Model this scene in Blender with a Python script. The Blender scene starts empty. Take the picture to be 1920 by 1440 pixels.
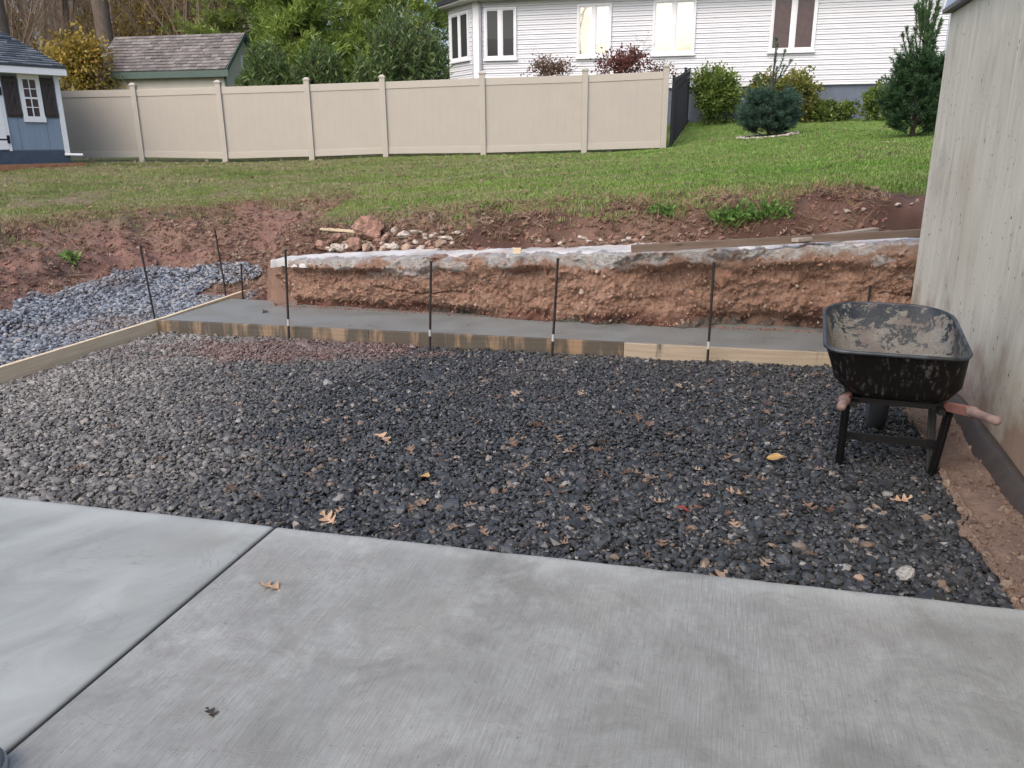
import bpy, math, random
import numpy as np
from mathutils import Matrix, Vector, Euler

random.seed(7); rng = np.random.default_rng(7)
R = math.radians
scene = bpy.context.scene
COL = scene.collection

# ------------------------------------------------------------------ camera
CAM_F, CAM_P, CAM_R, CAM_H = 1500.0, R(16.8), R(-0.4), 1.6
_f = np.array([0, math.cos(CAM_P), -math.sin(CAM_P)]); _rt = np.array([1.0, 0, 0]); _up = np.cross(_rt, _f)
_c, _s = math.cos(CAM_R), math.sin(CAM_R)
CA, CB = _c*_rt + _s*_up, -_s*_rt + _c*_up
cam = bpy.data.cameras.new('camera'); camo = bpy.data.objects.new('camera', cam); COL.objects.link(camo)
cam.sensor_width = 36; cam.lens = 36*CAM_F/1920; cam.clip_end = 2000; cam.clip_start = .05
M = Matrix.Identity(4)
for i in range(3):
    M[i][0] = CA[i]; M[i][1] = CB[i]; M[i][2] = -_f[i]
M[2][3] = CAM_H
camo.matrix_world = M
scene.camera = camo

# ------------------------------------------------------------------ world and sun
SUN_EL, SUN_AZ = R(48), R(213)       # azimuth clockwise from +Y
w = bpy.data.worlds.new('World'); scene.world = w; w.use_nodes = True
nt = w.node_tree; bg = nt.nodes['Background']
sky = nt.nodes.new('ShaderNodeTexSky'); sky.sky_type = 'NISHITA'; sky.sun_disc = False
sky.sun_elevation = SUN_EL; sky.sun_rotation = SUN_AZ; sky.air_density = 1.0; sky.dust_density = 4.0; sky.ozone_density = 0.6
nt.links.new(sky.outputs[0], bg.inputs[0]); bg.inputs[1].default_value = 0.15
sl = bpy.data.lights.new('sun', 'SUN'); sl.energy = 0.6; sl.angle = R(90); sl.color = (1, .95, .89)
slo = bpy.data.objects.new('sun', sl); COL.objects.link(slo)
sd = Vector((math.sin(SUN_AZ)*math.cos(SUN_EL), math.cos(SUN_AZ)*math.cos(SUN_EL), math.sin(SUN_EL)))
slo.rotation_euler = sd.to_track_quat('Z', 'Y').to_euler(); slo.location = (0, -5, 20)
vs = scene.view_settings; vs.view_transform = 'Standard'; vs.look = 'None'; vs.gamma = 1; vs.exposure = 0.78
vs.use_curve_mapping = False
scene.render.engine = 'CYCLES'; scene.cycles.max_bounces = 6; scene.cycles.transparent_max_bounces = 8

# ------------------------------------------------------------------ measuring helpers
def ray(x, y): return (x-960)/CAM_F*CA - (y-720)/CAM_F*CB + _f
def G(x, y, z=0.0):                       # point of height z seen at photo pixel x, y
    d = ray(x, y); t = (z-CAM_H)/d[2]; return np.array([0, 0, CAM_H]) + t*d
def A(x, y, Y):                           # point at distance Y seen at photo pixel x, y
    d = ray(x, y); return np.array([0, 0, CAM_H]) + d*Y/d[1]
def onplane(x, y, p0, dr):                # point on the vertical plane through p0 along dr
    n = np.array([-dr[1], dr[0], 0]); d = ray(x, y); o = np.array([0, 0, CAM_H])
    t = ((np.array([p0[0], p0[1], 0])-o)@n)/(d@n); return o+t*d

# ------------------------------------------------------------------ noise in numpy
def _h(i, j, k, s):
    n = (i*374761393 + j*668265263 + k*2147483647 + s*974634777).astype(np.int64)
    n = (n ^ (n >> 13)) * 1274126177 & 0x7fffffff
    n = (n ^ (n >> 16)) & 0xffff
    return n/32767.5 - 1
def vnoise(x, y, z=0, s=0):
    x, y, z = np.broadcast_arrays(np.asarray(x, float), np.asarray(y, float), np.asarray(z, float))
    i, j, k = [np.floor(a).astype(np.int64) for a in (x, y, z)]
    u, v, t = x-i, y-j, z-k
    u, v, t = [a*a*(3-2*a) for a in (u, v, t)]
    r = 0
    for a in (0, 1):
        for b in (0, 1):
            for c in (0, 1):
                r = r + _h(i+a, j+b, k+c, s)*(u if a else 1-u)*(v if b else 1-v)*(t if c else 1-t)
    return r
def fbm(x, y, z=0, o=4, s=0, g=.5):
    r = 0; a = 1; f = 1
    for q in range(o):
        r = r + a*vnoise(np.asarray(x)*f, np.asarray(y)*f, np.asarray(z)*f, s+q); a *= g; f *= 2.03
    return r
def sst(x, a, b):
    t = np.clip((x-a)/(b-a), 0, 1); return t*t*(3-2*t)

# ------------------------------------------------------------------ materials
class MB:
    def __init__(s, name):
        s.m = bpy.data.materials.new(name); s.m.use_nodes = True; s.t = s.m.node_tree
        s.b = s.t.nodes['Principled BSDF']; s.geo = None
    def n(s, kind, **kw):
        q = s.t.nodes.new('ShaderNode'+kind)
        for k, v in kw.items(): setattr(q, k, v)
        return q
    def link(s, a, b): s.t.links.new(a, b)
    def pos(s, obj=False):
        if obj: return s.n('TexCoord').outputs['Object']
        if not s.geo: s.geo = s.n('NewGeometry')
        return s.geo.outputs['Position']
    def mapped(s, scale=(1, 1, 1), rot=0, obj=False):
        mp = s.n('Mapping'); mp.inputs['Scale'].default_value = scale
        v = s.pos(obj)
        if rot:
            r = s.n('Mapping'); r.inputs['Rotation'].default_value = (0, 0, rot); s.link(v, r.inputs[0]); v = r.outputs[0]
        s.link(v, mp.inputs[0]); return mp.outputs[0]
    def noise(s, scale=5, detail=4, rough=.5, vec=None, dist=0):
        q = s.n('TexNoise'); q.inputs['Scale'].default_value = scale; q.inputs['Detail'].default_value = detail
        q.inputs['Roughness'].default_value = rough; q.inputs['Distortion'].default_value = dist
        s.link(vec if vec is not None else s.pos(), q.inputs['Vector']); return q.outputs['Fac']
    def voro(s, scale=5, vec=None, feature='F1', out='Distance'):
        q = s.n('TexVoronoi'); q.feature = feature; q.inputs['Scale'].default_value = scale
        s.link(vec if vec is not None else s.pos(), q.inputs['Vector']); return q.outputs[out]
    def ramp(s, v, stops):
        q = s.n('ValToRGB'); e = q.color_ramp.elements
        while len(e) < len(stops): e.new(.5)
        for a, (p, c) in zip(e, stops):
            a.position = p; a.color = (c if hasattr(c, '__len__') else (c, c, c)) + ((1,) if not hasattr(c, '__len__') or len(c) == 3 else ()) if hasattr(c, '__len__') else (c, c, c, 1)
        s.link(v, q.inputs[0]); return q.outputs[0]
    def mix(s, f, a, b, mode='MIX'):
        q = s.n('MixRGB', blend_type=mode)
        for i, v in enumerate((f, a, b)):
            if isinstance(v, (int, float)): q.inputs[i].default_value = v if i == 0 else (v, v, v, 1)
            elif isinstance(v, tuple): q.inputs[i].default_value = v+(1,) if len(v) == 3 else v
            else: s.link(v, q.inputs[i])
        return q.outputs[0]
    def math(s, op, a, b=None, clamp=False):
        q = s.n('Math', operation=op, use_clamp=clamp)
        for i, v in enumerate((a, b)):
            if v is None: continue
            if isinstance(v, (int, float)): q.inputs[i].default_value = v
            else: s.link(v, q.inputs[i])
        return q.outputs[0]
    def sep(s, v=None):
        q = s.n('SeparateXYZ'); s.link(v if v is not None else s.pos(), q.inputs[0]); return q.outputs
    def attr(s, name): 
        q = s.n('Attribute'); q.attribute_name = name; return q.outputs['Fac']
    def color(s, c):
        if isinstance(c, tuple): s.b.inputs['Base Color'].default_value = c+(1,)
        else: s.link(c, s.b.inputs['Base Color'])
        return s
    def rough(s, r):
        if isinstance(r, (int, float)): s.b.inputs['Roughness'].default_value = r
        else: s.link(r, s.b.inputs['Roughness'])
        return s
    def bump(s, h, strength=.5, dist=.01):
        q = s.n('Bump'); q.inputs['Strength'].default_value = strength; q.inputs['Distance'].default_value = dist
        s.link(h, q.inputs['Height']); s.link(q.outputs[0], s.b.inputs['Normal']); return s
    def set(s, **kw):
        for k, v in kw.items(): s.b.inputs[k].default_value = v
        return s

def simple(name, c, rough=.6, var=.15, scale=8, bump=.0, grain=None, spec=.4, obj=False):
    b = MB(name)
    v = b.mapped(grain, obj=obj) if grain else b.pos(obj)
    n = b.noise(scale, 5, .6, v)
    lo = tuple(x*(1-var) for x in c); hi = tuple(min(1, x*(1+var)) for x in c)
    b.color(b.mix(b.ramp(n, [(.3, 0.), (.7, 1.)]), lo, hi)).rough(rough)
    b.set(**{'Specular IOR Level': spec})
    if bump: b.bump(n, bump, .01)
    return b.m

# ------------------------------------------------------------------ mesh helpers
def obj(name, verts, faces, mat=None, parent=None, smooth=False, attrs=None, mats=None, midx=None, loc=None, uv=None):
    me = bpy.data.meshes.new(name)
    verts = np.asarray(verts, dtype=np.float32).reshape(-1, 3)
    if isinstance(faces, np.ndarray):
        k = faces.shape[1]; nf = len(faces)
        me.vertices.add(len(verts)); me.vertices.foreach_set('co', verts.ravel())
        me.loops.add(nf*k); me.loops.foreach_set('vertex_index', faces.astype(np.int32).ravel())
        me.polygons.add(nf); me.polygons.foreach_set('loop_start', np.arange(0, nf*k, k, dtype=np.int32))
        me.update(calc_edges=True)
    else:
        me.from_pydata(verts.tolist(), [], faces)
    if mats:
        for m in mats: me.materials.append(m)
        if midx is not None: me.polygons.foreach_set('material_index', np.asarray(midx, dtype=np.int32))
    elif mat: me.materials.append(mat)
    if attrs:
        for k, a in attrs.items():
            dom = 'POINT' if len(a) == len(verts) else 'FACE'
            at = me.attributes.new(k, 'FLOAT', dom); at.data.foreach_set('value', np.asarray(a, dtype=np.float32))
    if smooth: me.polygons.foreach_set('use_smooth', np.ones(len(me.polygons), dtype=bool))
    me.validate(); me.update()
    o = bpy.data.objects.new(name, me); COL.objects.link(o)
    if loc is not None: o.location = loc
    if parent is not None: o.parent = parent
    return o
def tag(o, label=None, cat=None, group=None, kind=None):
    if label: o['label'] = label
    if cat: o['category'] = cat
    if group: o['group'] = group
    if kind: o['kind'] = kind
    return o
def thing(name, label, cat, loc=(0, 0, 0), rz=0, group=None):
    o = bpy.data.objects.new(name, None); COL.objects.link(o); o.empty_display_size = .2
    o.location = tuple(float(v) for v in loc); o.rotation_euler = (0, 0, rz)
    return tag(o, label, cat, group)
BF = [(0, 3, 2, 1), (4, 5, 6, 7), (0, 1, 5, 4), (1, 2, 6, 5), (2, 3, 7, 6), (3, 0, 4, 7)]
class P:                                  # a pile of shapes that becomes ONE mesh
    def __init__(s): s.v = []; s.f = []
    def box(s, x0, x1, y0, y1, z0, z1, ch=0):
        b = len(s.v); s.v += [(x0, y0, z0), (x1, y0, z0), (x1, y1, z0), (x0, y1, z0), (x0, y0, z1), (x1, y0, z1), (x1, y1, z1), (x0, y1, z1)]
        s.f += [tuple(i+b for i in f) for f in BF]; return s
    def hexa(s, pts):
        b = len(s.v); s.v += [tuple(p) for p in pts]; s.f += [tuple(i+b for i in f) for f in BF]; return s
    def beam(s, a, b_, w, h, up=(0, 0, 1)):   # rectangular bar from a to b
        a, b_ = Vector(a), Vector(b_); d = (b_-a).normalized(); r = d.cross(Vector(up)).normalized(); u = r.cross(d)
        pts = [p+r*sx*w/2+u*sz*h/2 for sz in (-1, 1) for p, sx in ((a, -1), (a, 1), (b_, 1), (b_, -1))]
        return s.hexa(pts)
    def tube(s, path, rad, n=10, cap=True):
        path = [Vector(p) for p in path]; rad = rad if hasattr(rad, '__len__') else [rad]*len(path)
        b = len(s.v); ref = None
        for i, p in enumerate(path):
            d = (path[min(i+1, len(path)-1)]-path[max(i-1, 0)]).normalized()
            if ref is None: ref = d.cross(Vector((0, 0, 1))) if abs(d.z) < .95 else d.cross(Vector((1, 0, 0)))
            r = (ref - d*ref.dot(d)).normalized(); ref = r; u = d.cross(r)
            for k in range(n):
                a = 2*math.pi*k/n; s.v.append(tuple(p+(r*math.cos(a)+u*math.sin(a))*rad[i]))
        for i in range(len(path)-1):
            for k in range(n):
                k2 = (k+1) % n; s.f.append((b+i*n+k, b+i*n+k2, b+(i+1)*n+k2, b+(i+1)*n+k))
        if cap:
            s.f.append(tuple(b+k for k in range(n))[::-1]); e = b+(len(path)-1)*n; s.f.append(tuple(e+k for k in range(n)))
        return s
    def prism(s, poly, z0, z1):
        b = len(s.v); n = len(poly)
        s.v += [(x, y, z0) for x, y in poly] + [(x, y, z1) for x, y in poly]
        s.f += [tuple(range(b, b+n))[::-1], tuple(range(b+n, b+2*n))]
        s.f += [(b+i, b+(i+1) % n, b+n+(i+1) % n, b+n+i) for i in range(n)]
        return s
    def rot(s, m):
        s.v = [tuple(m @ Vector(v)) for v in s.v]; return s
    def build(s, name, mat, parent=None, smooth=False, bevel=0, **kw):
        o = obj(name, s.v, s.f, mat, parent, smooth, **kw)
        if bevel:
            m = o.modifiers.new('bevel', 'BEVEL'); m.width = bevel; m.segments = 2; m.limit_method = 'ANGLE'
        return o
def grid(nx, ny):
    i, j = np.meshgrid(np.arange(nx-1), np.arange(ny-1), indexing='xy')
    a = (j*nx+i).ravel(); return np.stack([a, a+1, a+nx+1, a+nx], 1)
def scatter(name, pts, rots, scl, idx, protos, mat_parent=None, **tags):
    col = bpy.data.collections.new(name+'_source')
    for k, p in enumerate(protos):
        if p.name in COL.objects: COL.objects.unlink(p)
        p.name = '%02d_' % k + p.name
        col.objects.link(p)
    me = bpy.data.meshes.new(name); N = len(pts)
    me.vertices.add(N); me.vertices.foreach_set('co', np.asarray(pts, dtype=np.float32).ravel())
    a = me.attributes.new('rot', 'FLOAT_VECTOR', 'POINT'); a.data.foreach_set('vector', np.asarray(rots, dtype=np.float32).ravel())
    scl = np.asarray(scl, dtype=np.float32)
    if scl.ndim == 1: scl = np.repeat(scl[:, None], 3, 1)
    a = me.attributes.new('scl', 'FLOAT_VECTOR', 'POINT'); a.data.foreach_set('vector', scl.ravel())
    a = me.attributes.new('pick', 'INT', 'POINT'); a.data.foreach_set('value', np.asarray(idx, dtype=np.int32))
    o = bpy.data.objects.new(name, me); COL.objects.link(o)
    ng = bpy.data.node_groups.new(name, 'GeometryNodeTree')
    ng.interface.new_socket('Geometry', in_out='INPUT', socket_type='NodeSocketGeometry')
    ng.interface.new_socket('Geometry', in_out='OUTPUT', socket_type='NodeSocketGeometry')
    N_ = ng.nodes.new; L = ng.links.new
    gi, go = N_('NodeGroupInput'), N_('NodeGroupOutput')
    ci = N_('GeometryNodeCollectionInfo'); ci.inputs[0].default_value = col; ci.inputs['Separate Children'].default_value = True; ci.inputs['Reset Children'].default_value = True
    iop = N_('GeometryNodeInstanceOnPoints'); iop.inputs['Pick Instance'].default_value = True
    def na(nm, t):
        q = N_('GeometryNodeInputNamedAttribute'); q.data_type = t; q.inputs[0].default_value = nm; return q.outputs[0]
    er = N_('FunctionNodeEulerToRotation'); L(na('rot', 'FLOAT_VECTOR'), er.inputs[0])
    L(gi.outputs[0], iop.inputs['Points']); L(ci.outputs[0], iop.inputs['Instance'])
    L(na('pick', 'INT'), iop.inputs['Instance Index']); L(er.outputs[0], iop.inputs['Rotation']); L(na('scl', 'FLOAT_VECTOR'), iop.inputs['Scale'])
    L(iop.outputs[0], go.inputs[0])
    md = o.modifiers.new('scatter', 'NODES'); md.node_group = ng
    return tag(o, **tags)

# ------------------------------------------------------------------ shared materials
b = MB('patio_concrete')
br = b.mapped((60, 2.2, 1), rot=R(15)); fine = b.noise(3.2, 5, .7, br); fine2 = b.noise(9, 4, .6, b.mapped((22, 1.1, 1), rot=R(27)))
big = b.noise(1.1, 5, .55, dist=.4); mid = b.noise(5, 6, .65, dist=.6); spk = b.noise(240, 2, .5)
c = b.mix(b.ramp(big, [(.3, 0.), (.7, 1.)]), (.21, .222, .214), (.335, .352, .345))
c = b.mix(b.ramp(mid, [(.35, .9), (.58, 0.)]), c, (.18, .185, .175)); 
warm = b.ramp(b.noise(.9, 4, .6, b.mapped((1.3, 1, 1)), 1.2), [(.52, 0.), (.68, .5)])
c = b.mix(warm, c, (.25, .228, .20))
smk = b.ramp(b.noise(.8, 4, .6, b.mapped((1.6, .7, 1), rot=R(15))), [(.35, .15), (.6, .55)])
c = b.mix(smk, c, b.mix(b.ramp(fine, [(.25, 0.), (.75, 1.)]), (.12, .127, .127), (.47, .49, .49)))
c = b.mix(b.ramp(b.noise(26, 4, .7), [(.35, .35), (.55, 0.)]), c, (.20, .20, .198))
c = b.mix(b.ramp(b.voro(7, b.mapped((1, 1, 1)), 'DISTANCE_TO_EDGE'), [(0., .0), (.004, .0)]), c, c)
crk = b.ramp(b.math('ABSOLUTE', b.math('SUBTRACT', b.noise(1.3, 7, .55, b.mapped((.7, 1.6, 1), rot=R(10)), .8), .5)), [(0., 1.), (.006, 0.)])
c = b.mix(b.math('MULTIPLY', crk, b.ramp(b.noise(1.7, 2), [(.5, 0.), (.6, .3)])), c, (.15, .145, .14))
pit = b.ramp(b.noise(70, 2, .5), [(.69, 0.), (.73, .8)]); c = b.mix(pit, c, (.12, .118, .115))
c = b.mix(b.attr('edge'), c, (.44, .465, .46))
wv = b.n('TexWave'); wv.wave_type = 'RINGS'; wv.inputs['Scale'].default_value = 7; wv.inputs['Distortion'].default_value = 22; wv.inputs['Detail'].default_value = 4; wv.inputs['Detail Scale'].default_value = .6; b.link(b.mapped((1, 1, 1)), wv.inputs['Vector'])
arc = b.math('MULTIPLY', b.ramp(wv.outputs['Fac'], [(.0, 1.), (.12, 0.)]), b.ramp(b.noise(1.4, 4, .6), [(.60, 0.), (.68, .22)]))
c = b.mix(arc, c, (.14, .148, .145)); c = b.mix(b.ramp(b.noise(2.1, 6, .7, None, .8), [(.34, .6), (.49, 0.)]), c, (.155, .16, .152)); c = b.mix(b.ramp(b.noise(2.7, 6, .65, b.mapped((1, 1, 4)), .5), [(.56, 0.), (.68, .35)]), c, (.46, .48, .475))
b.color(c).rough(b.ramp(big, [(.3, .55), (.7, .8)]))
hh = b.math('ADD', b.math('MULTIPLY', fine, 1.2), b.math('ADD', b.math('MULTIPLY', fine2, .6), b.math('MULTIPLY', spk, .3)))
b.bump(b.math('SUBTRACT', hh, b.math('MULTIPLY', crk, .25)), .7, .004)
M_PATIO = b.m
b = MB('smooth_patio_concrete')
sv = b.mapped((2.2, 1, 1), rot=R(40)); st = b.noise(1.6, 7, .6, sv, .7)
c = b.mix(b.ramp(st, [(.35, 0.), (.65, 1.)]), (.235, .253, .247), (.33, .355, .35))
vein = b.ramp(b.math('ABSOLUTE', b.math('SUBTRACT', b.noise(1.5, 6, .6, b.mapped((1.2, 1.9, 1), rot=R(30)), 1.1), .5)), [(0., 1.), (.012, 0.)])
c = b.mix(b.math('MULTIPLY', vein, b.ramp(b.noise(2.2, 3), [(.45, 0.), (.6, .6)])), c, (.20, .195, .185))
c = b.mix(b.ramp(b.noise(1.2, 4, .6), [(.55, 0.), (.7, .35)]), c, (.26, .245, .22))
c = b.mix(b.ramp(b.noise(80, 2, .5), [(.73, 0.), (.77, .6)]), c, (.12, .118, .115))
c = b.mix(b.attr('edge'), c, (.44, .465, .46))
b.color(c).rough(.6).bump(b.math('ADD', st, b.math('MULTIPLY', b.noise(160, 3), .12)), .3, .006)
M_PATIO2 = b.m
b = MB('wet_concrete')
n1 = b.noise(3, 5, .5)
b.color(b.mix(n1, (.15, .16, .157), (.225, .24, .238))).rough(b.ramp(n1, [(.3, .25), (.7, .5)])).bump(b.noise(9, 6, .6), .15, .01)
M_WET = b.m
def stone_mat(name, dark, mid_, dryc, tan, rough):
    b = MB(name); oi = b.n('ObjectInfo').outputs['Random']
    x, y, z = b.sep()
    dryn = b.math('ADD', b.math('MULTIPLY', x, -.55), b.math('MULTIPLY', b.noise(.9, 4, .6), 1.9))
    dry = b.ramp(b.math('MULTIPLY', b.math('SUBTRACT', dryn, 1.55), .8), [(0., 0.), (1., 1.)])
    base = b.mix(b.ramp(oi, [(0., 0.), (.5, .22), (1., 1.)]), dark, mid_)
    base = b.mix(b.ramp(oi, [(.955, 0.), (.965, 1.)]), base, tan)
    base = b.mix(b.ramp(oi, [(.985, 0.), (.99, 1.)]), base, (.30, .29, .28))
    dr2 = b.mix(oi, tuple(v*.30 for v in dryc), tuple(min(1, v*1.35) for v in dryc))
    c = b.mix(dry, base, dr2)
    # red mud washed over the stones in front of the footing and at the slab corner
    mx = b.math('SUBTRACT', 1.0, b.math('MULTIPLY', b.math('POWER', b.math('ADD', b.math('POWER', b.math('DIVIDE', b.math('ADD', x, 1.9), 1.9), 2.0), b.math('POWER', b.math('DIVIDE', b.math('SUBTRACT', y, 6.75), .75), 2.0)), .5), 1.0), True)
    mud = b.ramp(b.math('ADD', b.math('MULTIPLY', mx, 1.3), b.math('MULTIPLY', b.math('SUBTRACT', b.noise(3.0, 5, .65), .5), 2.4)), [(.30, 0.), (.75, .8)])
    c = b.mix(mud, c, b.mix(oi, (.13, .062, .045), (.24, .13, .10)))
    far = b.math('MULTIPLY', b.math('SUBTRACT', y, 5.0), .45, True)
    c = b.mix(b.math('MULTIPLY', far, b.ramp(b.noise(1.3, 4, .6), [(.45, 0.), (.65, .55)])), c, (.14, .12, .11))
    c = b.mix(.3, c, b.mix(b.noise(60, 3, .6), tuple(v*.4 for v in mid_), tuple(v*1.9 for v in mid_)), 'MIX')
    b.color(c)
    b.rough(b.math('ADD', b.math('MULTIPLY', dry, .35), rough)); b.bump(b.noise(150, 3), .3, .002)
    b.set(**{'Specular IOR Level': .5})
    return b.m
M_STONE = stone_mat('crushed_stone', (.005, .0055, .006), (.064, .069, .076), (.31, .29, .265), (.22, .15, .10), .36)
b = MB('dry_stone'); oi = b.n('ObjectInfo').outputs['Random']
c = b.mix(oi, (.05, .057, .07), (.30, .33, .38)); c = b.mix(b.ramp(oi, [(.93, 0.), (.95, .8)]), c, (.34, .30, .26))
b.color(b.mix(b.ramp(b.noise(1.1, 4), [(.5, 0.), (.7, .5)]), c, (.17, .12, .09))).rough(.7).bump(b.noise(150, 3), .3, .002)
M_STONE_DRY = b.m
def soil(name, lo, hi, extra=None):
    b = MB(name); n = b.noise(6, 8, .65); n2 = b.noise(38, 6, .7)
    c = b.mix(b.ramp(n, [(.3, 0.), (.7, 1.)]), lo, hi); c = b.mix(.4, c, b.mix(n2, tuple(v*.45 for v in lo), tuple(v*1.4 for v in hi)))
    b.color(c).rough(.9).bump(b.math('ADD', n, b.math('MULTIPLY', n2, .6)), .8, .03); return b
M_DIRT = soil('red_dirt', (.14, .068, .052), (.31, .17, .13)).m
M_LEDGE = soil('damp_dirt', (.11, .072, .054), (.25, .175, .138)).m
M_CRUST = soil('dirt_crust', (.18, .13, .095), (.34, .265, .20)).m
# ground sheet: grass / soil by attribute
b = MB('ground'); n = b.noise(.55, 5, .6); n2 = b.noise(5, 6, .7); n3 = b.noise(45, 5, .75)
gr = b.mix(b.ramp(n, [(.35, 0.), (.65, 1.)]), (.10, .14, .03), (.16, .19, .055))
gr = b.mix(b.ramp(b.noise(1.1, 4, .6, b.mapped((.5, 1.6, 1))), [(.5, 0.), (.68, .8)]), gr, (.17, .14, .075))
gr = b.mix(.5, gr, b.mix(n3, (.02, .035, .01), (.13, .15, .06)))
so = b.mix(b.ramp(n2, [(.3, 0.), (.7, 1.)]), (.12, .056, .043), (.27, .145, .115)); so = b.mix(.4, so, b.mix(n3, (.05, .026, .02), (.40, .26, .21)))
thatch = b.mix(n3, (.09, .06, .04), (.26, .20, .14))
c = b.mix(b.attr('soil'), gr, so); c = b.mix(b.attr('straw'), c, thatch); c = b.mix(b.attr('dark'), c, b.mix(n2, (.035, .018, .013), (.11, .055, .04)))
b.color(c).rough(.92).bump(b.math('ADD', n2, b.math('MULTIPLY', n3, .8)), .7, .03); M_GROUND = b.m
# bank face
b = MB('bank_earth'); n1 = b.noise(4, 8, .65); n2 = b.noise(24, 7, .75); n3 = b.noise(90, 4, .7)
c = b.mix(b.ramp(n1, [(.32, 0.), (.68, 1.)]), (.20, .098, .065), (.38, .225, .16))
c = b.mix(.45, c, b.mix(b.ramp(n2, [(.3, 0.), (.7, 1.)]), (.10, .05, .033), (.56, .40, .31)))
c = b.mix(b.ramp(n3, [(.62, 0.), (.72, .5)]), c, (.60, .50, .42))
c = b.mix(b.attr('low'), c, b.mix(n2, (.06, .022, .016), (.17, .07, .05)))
c = b.mix(b.attr('cem'), c, b.mix(n2, (.06, .062, .055), (.14, .145, .13)))
c = b.mix(b.attr('white'), c, b.mix(b.ramp(n2, [(.3, 0.), (.6, 1.)]), (.20, .19, .18), (.52, .52, .515)))
b.color(c).rough(.92).bump(b.math('ADD', b.math('MULTIPLY', n2, 1.2), n3), .9, .02); M_BANK = b.m
b = MB('old_white_concrete'); n2 = b.noise(16, 6, .7)
c = b.mix(b.ramp(b.noise(2.2, 5, .6), [(.35, 0.), (.6, 1.)]), (.34, .335, .33), (.54, .54, .545)); c = b.mix(b.ramp(b.noise(1.6, 4, .6, None, 1), [(.55, 0.), (.7, .75)]), c, (.48, .33, .27))
c = b.mix(b.ramp(n2, [(.62, 0.), (.7, .5)]), c, (.25, .21, .18))
b.color(c).rough(.9).bump(n2, .4, .01); M_OLD = b.m
b = MB('formed_concrete_wall'); x, y, z = b.sep()
v1 = b.mapped((7, 7, .55)); g1 = b.noise(1.5, 7, .66, v1, .9); g2 = b.noise(5, 7, .72, b.mapped((7, 7, 1.1)), .6); big = b.noise(.9, 4, .5)
c = b.mix(b.ramp(g1, [(.3, 0.), (.68, 1.)]), (.46, .445, .375), (.66, .64, .55)); c = b.mix(.22, c, b.mix(g2, (.26, .245, .21), (.78, .74, .65)))
c = b.mix(b.ramp(b.noise(2.6, 6, .7, b.mapped((3.2, 3.2, .5))), [(.58, 0.), (.72, .5)]), c, (.27, .26, .235))
c = b.mix(b.ramp(big, [(.5, 0.), (.7, .4)]), c, (.34, .26, .17))
c = b.mix(b.ramp(b.noise(1.7, 6, .65, b.mapped((1, 1, .8)), .6), [(.30, .45), (.47, 0.)]), c, (.27, .265, .23)); hole = b.ramp(b.noise(38, 2, .4, b.mapped((1, 1, .6))), [(.70, 0.), (.74, 1.)]); c = b.mix(hole, c, (.07, .065, .06))
mud = b.math('ADD', b.math('MULTIPLY', z, -1.25), b.math('MULTIPLY', b.noise(2.2, 7, .62, b.mapped((1.2, 1.2, 1.0))), 1.9))
c = b.mix(b.ramp(b.math('SUBTRACT', mud, .35), [(-.0, 0.), (.45, .93)]), c, b.mix(g2, (.20, .125, .09), (.36, .25, .19)))
b.color(c).rough(.85).bump(b.math('SUBTRACT', b.math('ADD', g2, b.math('MULTIPLY', g1, .7)), b.math('MULTIPLY', hole, .8)), .3, .005); M_WALL = b.m
def wood(name, lo, hi, axis=0, stain=None, rough=.7):
    b = MB(name); sc = [30, 30, 30]; sc[axis] = 1.6
    g = b.noise(1.2, 6, .7, b.mapped(tuple(sc), obj=True)); kn = b.ramp(b.voro(2.6, b.mapped(tuple([1 if i == axis else 4 for i in range(3)]), obj=True)), [(.05, .8), (.13, 0.)])
    c = b.mix(b.ramp(g, [(.3, 0.), (.7, 1.)]), lo, hi); c = b.mix(kn, c, tuple(v*.35 for v in lo))
    if stain:
        t = b.noise(1.6, 5, .65, b.mapped(tuple([3.5 if i == axis else .6 for i in range(3)]), obj=True), .3)
        c = b.mix(b.ramp(t, [(stain-.03, 0.), (stain+.10, .9)]), c, b.mix(g, (.035, .032, .026), (.085, .08, .068)))
    b.color(c).rough(rough).bump(g, .3, .002); return b.m
M_PINE = wood('new_pine', (.56, .44, .28), (.76, .65, .47))
M_PINE_ST = wood('cement_splashed_pine', (.20, .14, .095), (.31, .225, .15), stain=.43, rough=.5)
M_PINE_D = wood('damp_form_board', (.22, .145, .085), (.32, .22, .14), stain=.40, rough=.5)
M_PINE_L = wood('light_form_board', (.27, .215, .155), (.42, .355, .27), stain=.64)
M_OLDWOOD = wood('weathered_lumber', (.12, .085, .065), (.22, .165, .13)); M_GREYWOOD = wood('grey_lumber', (.28, .24, .20), (.42, .37, .31))
M_REBAR = simple('dark_rusty_steel', (.022, .018, .017), .6, .5, 60, .4)
M_LABEL = simple('white_sticker', (.42, .42, .42), .5)
M_VINYL = simple('tan_vinyl', (.41, .375, .33), .45, .03, 3); M_VINYL_R = simple('tan_vinyl_rail', (.44, .405, .355), .42, .03, 3)
M_BLACK = simple('black_powder_coat', (.012, .014, .018), .4, .2)
M_WHITE = simple('white_vinyl', (.78, .79, .82), .45, .03, 2)
M_SIDING = simple('white_siding', (.66, .67, .71), .5, .04, 2, grain=(.3, .3, 3)); M_SIDING2 = simple('cream_siding', (.62, .61, .60), .5, .04, 2)
M_FOUND = simple('blue_grey_foundation', (.13, .155, .20), .8, .15, 3, .2)
M_GUTTER_SHADOW = simple('dark_gutter', (.035, .04, .05), .4); M_SHINGLE = simple('asphalt_shingle', (.11, .11, .12), .9, .3, 40, .4, obj=False)
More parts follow.
